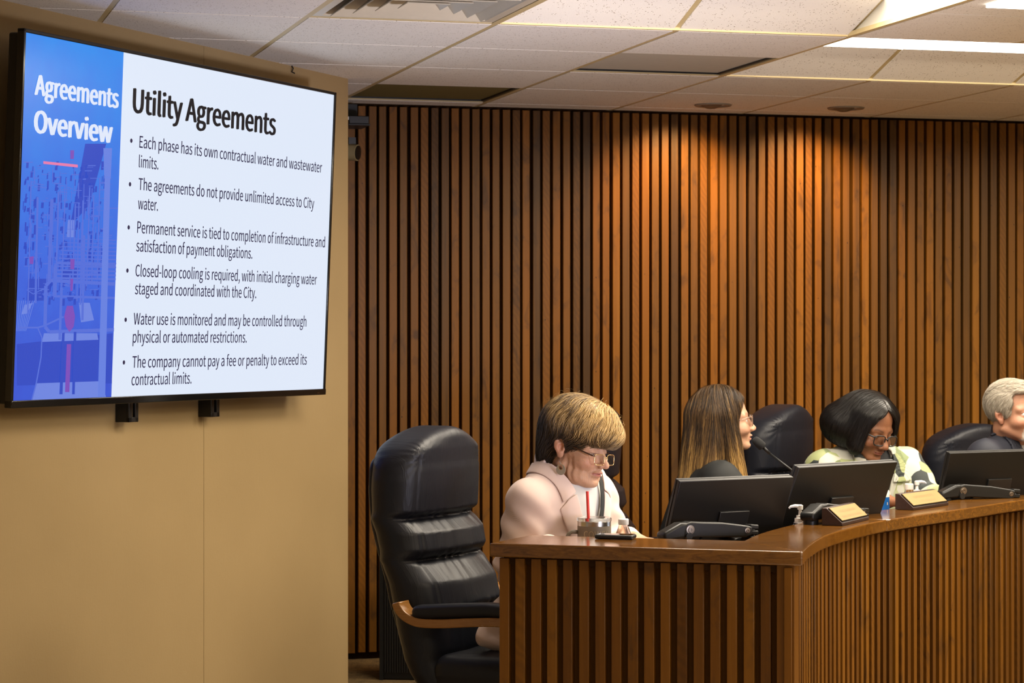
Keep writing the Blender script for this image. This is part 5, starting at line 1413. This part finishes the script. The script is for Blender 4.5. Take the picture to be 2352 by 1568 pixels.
    tone = rng.uniform(-.6, 1.15, len(roots)); clump = np.sin(roots[:, 0]*210+2*np.sin(roots[:, 2]*60))*np.sin(roots[:, 2]*120+roots[:, 0]*90)*np.sin(roots[:, 1]*110+1); tone = tone*.6+clump*1.1
    s1 = strands(hair, roots, field, rng.uniform(.045, .085, len(roots)), (.001, .008), rng.uniform(.0004, .00095, len(roots)), rng, lambda a, i: hcol(a, i, tone), seg=9, jitter=.10, droop=.1, wave=.12)
    r2 = roots[:70]; r2 = on_surface(hair, hlo, hhi, 70, rng, lambda p: (toH(p)[:, 2] > .09)); t2 = rng.uniform(-.3, .7, 70)
    s2 = strands(hair, r2, field, rng.uniform(.03, .06, 70), (.008, .022), np.full(70, .00035), rng, lambda a, i: hcol(a, i, t2), seg=8, jitter=.35, wave=.2)
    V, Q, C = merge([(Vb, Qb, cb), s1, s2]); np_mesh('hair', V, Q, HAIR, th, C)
    # ---- glasses low on the nose, ear-ring
    tort = plain('tortoiseshell', (.050, .018, .006), .25)
    glasses(th, H, R, (.1085, 0, -.010), .047, .030, .064, math.radians(-10), .0011, (M['gold'], tort), (.012, .070, .016), shape=5.0, temple_r=.0023)
    er = H+R @ np.array([.000, -.0755, -.030]); dn = np.array([0, 0, -1.])
    sd = R @ np.array([1, 0, 0]); sd[2] = 0; sd /= np.linalg.norm(sd); c0 = er+dn*.030+np.array([.004, -.036, 0])
    m = MB(); m.tube([Vector(er+np.array([0, -.004, .004])), Vector(er+dn*.006+np.array([0, -.020, 0])), Vector(c0-dn*.0165)], .0009, 6)
    eo = m.build('earring', M['steel'], th, smooth=True)
    m = MB(); n_ = 40; rO, rI, ofs = .0155, .0072, .0065; vs = []
    for sgn in (-1, 1):
        yv = np.cross(sd, up)*.0007*sgn
        vs += [Vector(c0+sd*rO*math.cos(2*math.pi*k/n_)-dn*rO*math.sin(2*math.pi*k/n_)+yv) for k in range(n_)]
        vs += [Vector(c0-dn*ofs+sd*rI*math.cos(2*math.pi*k/n_)-dn*rI*math.sin(2*math.pi*k/n_)+yv) for k in range(n_)]
    fs = []
    for k in range(n_):
        l = (k+1) % n_; fs += [(k, l, n_+l, n_+k), (2*n_+k, 3*n_+k, 3*n_+l, 2*n_+l), (k, 2*n_+k, 2*n_+l, l), (n_+k, n_+l, 3*n_+l, 3*n_+k)]
    m.add(vs, fs); m.build('disc', plain('hammered_silver', (.42, .38, .30), .5, .5), eo)
    m = MB(); m.tube([Vector(c0-dn*ofs+sd*rI*math.cos(a)-dn*rI*math.sin(a)) for a in np.linspace(0, 2*math.pi, 25)], .0009, 6, cap=False); m.build('hoop', M['gold'], eo, smooth=True)
woman_in_pink()

def seated_person(label, o, Hpx, head, Npx, body_yaw, skin_mat, garments, hair_fn, hlo, hhi, hair_mesh, gl=None, step=.0042, hipback=.10, seat=.0, arm_out=.0, fine=.0039):
    yaw, pitch, roll = [math.radians(a) for a in head]; H = np.array(P(*Hpx)); R = rot_frame(yaw, pitch, roll); N = np.array(P(*Npx))
    by = math.radians(body_yaw); bf = np.array([math.cos(by), math.sin(by), 0]); bl = np.array([-bf[1], bf[0], 0]); up = np.array([0, 0, 1.])
    Hip = N-bf*hipback; Hip[2] = .53+seat; Sp = N-Hip; L = Sp[2]
    hw = o.get('shoulder', .165)
    sR, sL = N-bl*hw-up*.055, N+bl*hw-up*.055
    arms = []
    for s, sh in ((-1, sR), (1, sL)):
        e = sh+bf*.10+bl*s*(.035+arm_out); e[2] = max(DZ+.03, sh[2]-.24); w_ = e+bf*.19-bl*s*.08; w_[2] = DZ+.042; e[2] = max(e[2]-.0, DZ+.02); arms.append((sh, e, w_, s))
    th = thing('person', label, 'person', (0, 0, 0)); toH = lambda p: (p-H) @ R
    def body(p):
        d = head_sdf(toH(p), o)
        d = smin(d, cap(p, H+R @ np.array([-.028, 0, -.045]), N, o.get('neck', .050), o.get('neck', .050)*1.12), .025)
        d = smin(d, cap(p, H+R @ np.array([.015, 0, -.062]), N+bf*.030-up*.02, .028, .034), .028)
        d = smin(d, ell(p, N-up*.135-bf*.025, (.085, .115, .078)), .03); d = smin(d, cap(p, N-up*.13-bf*.01, Hip, .08, .115), .04)
        for sh, e, w_, s in arms:
            d = smin(d, cap(p, sh, e, .042, .035), .03); d = smin(d, cap(p, e, w_, .035, .025), .01); d = smin(d, hand_sdf(p, w_, bf-bl*s*.3, up, -bl*s), .012)
        for s in (-1, 1):
            k = Hip+bl*.10*s+bf*.40-up*.03; a = k-up*.38+bf*.02
            d = smin(d, cap(p, Hip+bl*.09*s, k, .078, .056), .04); d = smin(d, cap(p, k, a, .05, .036), .015); d = smin(d, cap(p, a, a+bf*.17-up*.03, .034, .026), .02)
        return d
    allp = np.array([H, N, Hip]+[x for a in arms for x in a[:3]]); k2 = Hip+bf*.42
    lo = np.minimum(allp.min(0), k2)-np.array([.22, .22, 0]); hi = np.maximum(allp.max(0), k2)+np.array([.22, .22, .18]); lo[2] = -.02
    v, q = polygonize(body, lo, hi, fine); np_mesh('body', v, q, skin_mat, th, head_color(toH(v), o)); eyes(th, H, R, o)
    sl = Sp/np.linalg.norm(Sp); Rs = np.stack([np.cross(bl, sl), bl, sl], 1); Rt = np.stack([bf, bl, up], 1); W = o.get('bulk', 1.0)
    def core(p):
        d = ell(p, N-Sp*.36+bf*.01, (.115*W, .172*W, .20), Rs); d = smin(d, ell(p, N-Sp*.82+bf*.015, (.13*W, .165*W, .19), Rs), .06)
        d = smin(d, cap(p, sR, sL, .060), .05); d = smin(d, cap(p, N-bl*.045-up*.02, N+bl*.045-up*.02, .052), .04); return d
    def coat(p):
        d = core(p); d = smin(d, cap(p, N-up*.04-bf*.01, N+up*.040-bf*.022, .074, .058), .022)
        for sh, e, w_, s in arms:
            ax = (e-sh)/np.linalg.norm(e-sh); al = (p-sh) @ ax; ar = np.arctan2((p-sh) @ np.cross(ax, bf), (p-sh) @ bf)
            a = smin(cap(p, sh, e, .066*(.5+.5*W), .056), cap(p, e, e+(w_-e)*.9, .055, .042), .02)-.005*np.exp(-((al-.2)/.08)**2)*np.sin(al*95+ar*2)-.003*np.sin(al*40+ar*3)
            d = smin(d, a, .026)
        hole = cap(p, N-up*.05, N+up*.12+(H-N)*.3, .056, .056); d = smax(d, -hole, .004); d = smax(d, (p-N) @ up-(.05-.5*np.clip((p-N) @ bf, -.03, .2)), .004)
        return smax(d, .50+seat-p[:, 2], .006)
    ctx = dict(H=H, R=R, N=N, bf=bf, bl=bl, up=up, Rt=Rt, core=core, coat=coat, th=th, lo=np.array([lo[0], lo[1], .48+seat]), hi=np.array([hi[0], hi[1], N[2]+.12]), toH=toH, Hip=Hip, step=step)
    garments(ctx)
    def legs(p):
        d = cap(p, Hip, Hip+bf*.05, .145)
        for s in (-1, 1):
            k = Hip+bl*.10*s+bf*.40-up*.03; a = k-up*.36+bf*.02; d = smin(d, cap(p, Hip+bl*.09*s, k, .088, .068), .04); d = smin(d, cap(p, k, a, .064, .058), .02)
        return d
    sdf_obj('trousers', legs, np.minimum(Hip, k2)-np.array([.26, .26, .5]), np.maximum(Hip, k2)+np.array([.2, .26, .15]), .013, M['cloth_dark'], th)
    hair_mesh(ctx, hair_fn, hlo, hhi)
    if gl: glasses(th, H, R, **gl)
    return ctx
M['cloth_dark'] = plain('dark_trousers', (.02, .02, .024), .8)
def hair_build(ctx, fh, lo, hi, field, colf, n, length, width, off, seed, base_h=.0045, jitter=.08, seg=12, wave=.08, keep=None, bump_=None, droop=.1):
    rng = np.random.default_rng(seed); toH, R, H = ctx['toH'], ctx['R'], ctx['H']
    fw = lambda p: fh(toH(p)); c = np.array([(x, y, z) for x in (lo[0], hi[0]) for y in (lo[1], hi[1]) for z in (lo[2], hi[2])]) @ R.T+H; l, h = c.min(0), c.max(0)
    fb = (lambda p: fw(p)+bump_(toH(p))) if bump_ else fw
    V, Q = polygonize(fb, l, h, base_h); tone0 = np.array([.2]); cb = colf(toH(V), np.zeros(len(V), int), tone0)*.7
    roots = on_surface(fw, l, h, n, rng, (lambda p: keep(toH(p))) if keep else None)
    rq = toH(roots); tone = rng.uniform(-.6, 1.1, n)*.6+np.sin(rq[:, 1]*170+rq[:, 0]*90)*np.sin(rq[:, 0]*130+1)*.8
    s = strands(fw, roots, lambda p: field(toH(p)) @ R.T, rng.uniform(length[0], length[1], n), off, rng.uniform(width[0], width[1], n), rng, lambda a, i: colf(toH(a), i, tone), seg=seg, jitter=jitter, wave=wave, droop=droop)
    V, Q, C = merge([(V, Q, cb), s]); return np_mesh('hair', V, Q, ctx.get('hairmat', HAIR), ctx['th'], C)

# ---- the speaker with long hair
def long_haired_woman():
    o = dict(skin=(.52, .30, .190), blush=(.52, .215, .145), lip=(.50, .17, .13), brow=(.16, .09, .05), eye=.0050, open=.0040, look=(1, -.05, .05), iris=(.05, .04, .03), nose=.97)
    def garments(c):
        m = plain('black_suiting', (.010, .011, .011), .75); sdf_obj('jacket', c['coat'], c['lo'], c['hi'], .0055, m, c['th'])
    def fh(q):
        a = q.copy(); a[:, 1] = np.abs(a[:, 1])
        d = ell(q, (-.016, 0, .054), (.108, .085, .094))
        d = smin(d, cap(q, (-.070, 0, .03), (-.135, -.02, -.235), .066, .058), .03)
        d = smin(d, cap(a, (-.035, .050, .03), (-.075, .078, -.150), .045, .042), .03)
        d = smin(d, cap(a, (.006, .054, .03), (.020, .082, -.215), .036, .030), .02)
        d = smax(d, -ell(q, (.122, 0, -.030), (.097, .114, .130)), .008)
        d = smax(d, -ell(q, (.02, 0, -.16), (.05, .052, .12)), .01)
        bt = ell(a, (-.050, .17, -.230), (.075, .10, .085)); d = smax(d, -bt, .012)
        return d
    def field(q):
        v = np.zeros_like(q); top = sst(q[:, 2], .07, .14)
        v[:, 2] = -1; v[:, 1] = np.sign(q[:, 1]+.006)*1.1*top; v[:, 0] = -.28*sst(-q[:, 0], .0, .08)+.05; v[:, 0] -= .5*top*sst(-q[:, 0], -.02, .06)
        return v
    def colf(q, i, tone):
        k = np.clip(.10+.60*sst(-q[:, 2], -.02, .20)+tone[i]*.50, 0, 1)[:, None]
        a, b, c = np.array([.024, .015, .009]), np.array([.150, .080, .028]), np.array([.56, .33, .10])
        return np.where(k < .5, a+(b-a)*k*2, b+(c-b)*(k*2-1))
    def hm(c, f, lo, hi): hair_build(c, f, lo, hi, field, colf, 6500, (.10, .26), (.0004, .0009), (.001, .006), 11, seg=16, jitter=.05, wave=.05, keep=lambda q: q[:, 2] > -.20)
    clr = clear('clear_acetate', (.95, .90, .86, 1), .1, 1.4)
    seated_person('seated woman with long brown hair with blonde ends and clear glasses, speaking at the microphone', o, (1661, 974, 8.7), (5, 6, 0), (1632, 1062, 8.72), 8, SKIN, garments, fh, (-.24, -.16, -.33), (.14, .16, .18), hm,
                  gl=dict(c=(.103, 0, .006), w=.050, h=.040, pd=.066, tilt=math.radians(4), frame_r=.0020, mats=(clr, clr), temple_end=(.008, .076, .008), shape=3.5, temple_r=.0026))
long_haired_woman()

# ---- the woman with the black bob and the patterned shirt
def patterned_shirt():
    t = NT('green_white_black_print'); v, _ = t.coord((1, 1, 1))
    wn = t.n('ShaderNodeTexNoise'); wn.inputs['Scale'].default_value = 7; t.link(v, wn.inputs[0])
    sc = t.n('ShaderNodeVectorMath', operation='SCALE'); t.link(wn.outputs['Color'], sc.inputs[0]); sc.inputs[3].default_value = .07
    ad = t.n('ShaderNodeVectorMath', operation='ADD'); t.link(v, ad.inputs[0]); t.link(sc.outputs[0], ad.inputs[1])
    vo = t.n('ShaderNodeTexVoronoi'); vo.inputs['Scale'].default_value = 18; t.link(ad.outputs[0], vo.inputs[0])
    sep = t.n('ShaderNodeSeparateColor'); t.link(vo.outputs['Color'], sep.inputs[0])
    col = t.ramp(sep.outputs[0], [(0, (.50, .50, .43)), (.26, (.33, .37, .17)), (.48, (.19, .24, .11)), (.64, (.42, .45, .27)), (.78, (.020, .028, .028)), (.93, (.55, .55, .49))], 'CONSTANT')
    t.set(Base_Color=col, Roughness=.6, Sheen_Weight=.1); return t.m
def woman_in_print():
    o = dict(skin=(.235, .100, .048), blush=(.24, .085, .045), lip=(.26, .085, .070), brow=(.03, .015, .01), eye=.0020, gaze=-.003, look=(.8, 0, -.6), nosew=1.28, iris=(.02, .01, .005), bulk=1.32, shoulder=.195, fold=.8)
    def garments(c):
        m = patterned_shirt(); N, Rt = c['N'], c['Rt']
        def shirt(p):
            x = (p-N) @ Rt; wd = np.interp(-x[:, 2], [-.05, .0, .06, .14, .20], [.07, .06, .045, .02, -.02])
            return smax(c['coat'](p), -np.maximum(np.abs(x[:, 1])-wd, -x[:, 0]), .004)
        sh = sdf_obj('shirt', shirt, c['lo'], c['hi'], .0055, m, c['th'])
        def under(p): return smax(smax(c['core'](p)+.010, -cap(p, N+c['bf']*.01+c['up']*.02, N+c['up']*.2+c['bf']*.05, .068, .07), .004), .6-p[:, 2], .01)
        sdf_obj('undershirt', under, c['lo'], c['hi'], .008, plain('black_jersey', (.010, .010, .012), .8), c['th'])
        for s in (1, -1):
            def clr(p, s=s):
                x = (p-N) @ Rt; x[:, 1] *= s
                d = np.abs(c['coat'](p)-.006)-.0030
                d = smax(d, np.maximum(np.abs(x[:, 1]-.085)-.030-.25*np.clip(-x[:, 2], 0, .1), np.maximum(x[:, 2]-.03, -.105-x[:, 2])), .004)
                return smax(d, .0-x[:, 0], .004)
            sdf_obj('collar', clr, N-np.array([.22, .22, .16]), N+np.array([.22, .22, .08]), .005, m, sh)
        b = N+c['bf']*.095+c['bl']*.052-c['up']*.012
    def fh(q):
        a = q.copy(); a[:, 1] = np.abs(a[:, 1])
        d = ell(q, (-.020, 0, .050), (.116, .100, .094))
        d = smin(d, ell(q, (-.060, -.012, -.012), (.124, .136, .094)), .04)
        d = smin(d, cap(a, (.025, .060, .060), (.048, .086, -.055), .040, .028), .025)
        wz = np.interp(q[:, 2], [-.15, -.08, -.02, .03, .07, .105], [.040, .058, .068, .064, .044, .0])
        face = np.maximum(a[:, 1]-wz, .040-q[:, 0]); d = smax(d, -face, .010)
        d = smax(d, -ell(q, (.03, 0, -.12), (.08, .060, .085)), .01)
        d = smax(d, -np.maximum(.020-q[:, 1], q[:, 2]-.004+.2*np.clip(.02-q[:, 0], 0, .1)), .012)
        return smax(d, -(q[:, 2]+.095+.25*np.clip(q[:, 0], -.02, .1)), .012)
    def field(q):
        v = np.zeros_like(q); top = sst(q[:, 2], .05, .14); v[:, 1] = np.sign(q[:, 1])*(1.3*top+.15); v[:, 2] = -1; v[:, 0] = -.25*sst(-q[:, 0], .0, .1)
        return v
    def colf(q, i, tone):
        part = np.exp(-(q[:, 1]/.0028)**2)*sst(q[:, 2], .09, .12)
        return np.array([.0060, .0050, .0045])*(1+.9*np.clip(tone[i], 0, 1))[:, None]+part[:, None]*np.array([.01, .005, .003])
    def hm(c, f, lo, hi):
        c['hairmat'] = HAIR_BLACK
        hair_build(c, f, lo, hi, field, colf, 4500, (.07, .17), (.0004, .0009), (.0005, .003), 5, seg=12, jitter=.03, wave=.03, keep=lambda q: q[:, 2] > -.07)
    seated_person('seated woman with a black bob and black glasses in a green and white patterned shirt', o, (1993, 986, 9.0), (-54, -22, -4), (1986, 1042, 9.08), -60, SKIN, garments, fh, (-.22, -.19, -.15), (.14, .19, .19), hm,
                  gl=dict(c=(.106, 0, -.002), w=.052, h=.038, pd=.066, tilt=math.radians(-6), frame_r=.0024, mats=(M['blk'], M['blk']), temple_end=(.020, .078, .008), shape=3.6, temple_r=.0030))
HAIR_BLACK = vcol_mat('black_hair_strands', 0.34, 0.5)
woman_in_print()

# ---- the grey-haired man at the edge of the frame
def grey_haired_man():
    o = dict(skin=(.39, .195, .120), blush=(.39, .14, .085), lip=(.42, .17, .13), brow=(.25, .20, .15), eye=.0045, look=(1, 0, 0), beard=(.52, .48, .42), chin=1.1, nose=1.04, nosew=1.1, neck=.058, bulk=1.12, shoulder=.195, iris=(.05, .06, .07))
    def garments(c):
        N, Rt = c['N'], c['Rt']
        def jk(p):
            x = (p-N) @ Rt; wd = np.interp(-x[:, 2], [-.05, .0, .08, .20, .30], [.080, .070, .055, .028, -.01])
            return smax(c['coat'](p), -np.maximum(np.abs(x[:, 1])-wd, -x[:, 0]-.02), .004)
        m = plain('navy_suiting', (.012, .014, .026), .7); j = sdf_obj('jacket', jk, c['lo'], c['hi'], .0055, m, c['th'])
        def shirt(p):
            d = c['core'](p)+.008; d = smin(d, cap(p, N-c['up']*.02-c['bf']*.005, N+c['up']*.05-c['bf']*.012, .068, .062), .01)
            hole = cap(p, N+c['up']*.0, N+c['up']*.14+c['bf']*.02, .056, .062); d = smax(d, -hole, .003); d = smax(d, (p-N) @ c['up']-(.048-.45*np.clip((p-N) @ c['bf'], -.02, .2)), .004)
            return smax(d, .6-p[:, 2], .01)
        s = sdf_obj('shirt', shirt, c['lo'], c['hi'], .006, plain('grey_shirting', (.30, .30, .30), .75), c['th'])
        for s_ in (1, -1):
            def lap(p, s_=s_):
                x = (p-N) @ Rt; x[:, 1] *= s_; d = np.abs(c['coat'](p)-.005)-.0028; dn = -x[:, 2]
                w0 = np.interp(dn, [-.05, .0, .08, .20, .30], [.078, .068, .053, .026, -.01]); w1 = np.interp(dn, [-.05, .0, .06, .09, .30], [.10, .112, .115, .13, .02])
                return smax(smax(d, np.maximum(w0-x[:, 1], x[:, 1]-w1), .003), np.maximum(dn-.30, -x[:, 0]-.03), .003)
            sdf_obj('lapel', lap, N-np.array([.22, .22, .32]), N+np.array([.22, .22, .08]), .0055, m, j)
    def fh(q):
        a = q.copy(); a[:, 1] = np.abs(a[:, 1])
        d = ell(q, (-.016, 0, .056), (.106, .083, .092)); d = smin(d, ell(q, (.045, 0, .100), (.050, .062, .034)), .02)
        d = smin(d, ell(a, (.000, .062, .045), (.055, .020, .050)), .015)
        wz = np.interp(q[:, 2], [-.1, .0, .04, .075, .105], [.2, .085, .066, .060, .045])
        d = smax(d, -np.maximum(a[:, 1]-wz, np.maximum(.042-q[:, 0], q[:, 2]-.088)), .010)
        d = smax(d, -ell(a, (-.002, .092, -.016), (.022, .040, .038)), .006)
        d = smax(d, -np.maximum(a[:, 1]-.2, np.maximum(.016-q[:, 0], q[:, 2]+.012)), .008)
        return smax(d, -(q[:, 2]+.062), .01)
    def field(q):
        v = np.zeros_like(q); v[:, 2] = -.8+1.0*sst(q[:, 2], .06, .12); v[:, 0] = -.45-.3*sst(q[:, 2], .03, .1); v[:, 1] = -.9*sst(q[:, 2], .08, .14); return v
    def colf(q, i, tone):
        k = np.clip(.45+tone[i]*.35+.25*sst(q[:, 2], .05, .12), 0, 1)[:, None]; return np.array([.22, .185, .14])*(1-k)+np.array([.66, .60, .50])*k
    def hm(c, f, lo, hi): hair_build(c, f, lo, hi, field, colf, 3800, (.025, .055), (.0004, .0009), (.001, .005), 9, seg=8, jitter=.10, wave=.1)
    seated_person('seated grey-haired man in a navy suit jacket and grey shirt at the right edge', o, (2327, 957, 9.25), (-50, 4, 0), (2322, 1013, 9.32), -42, SKIN, garments, fh, (-.16, -.13, -.12), (.13, .13, .18), hm)
grey_haired_man()
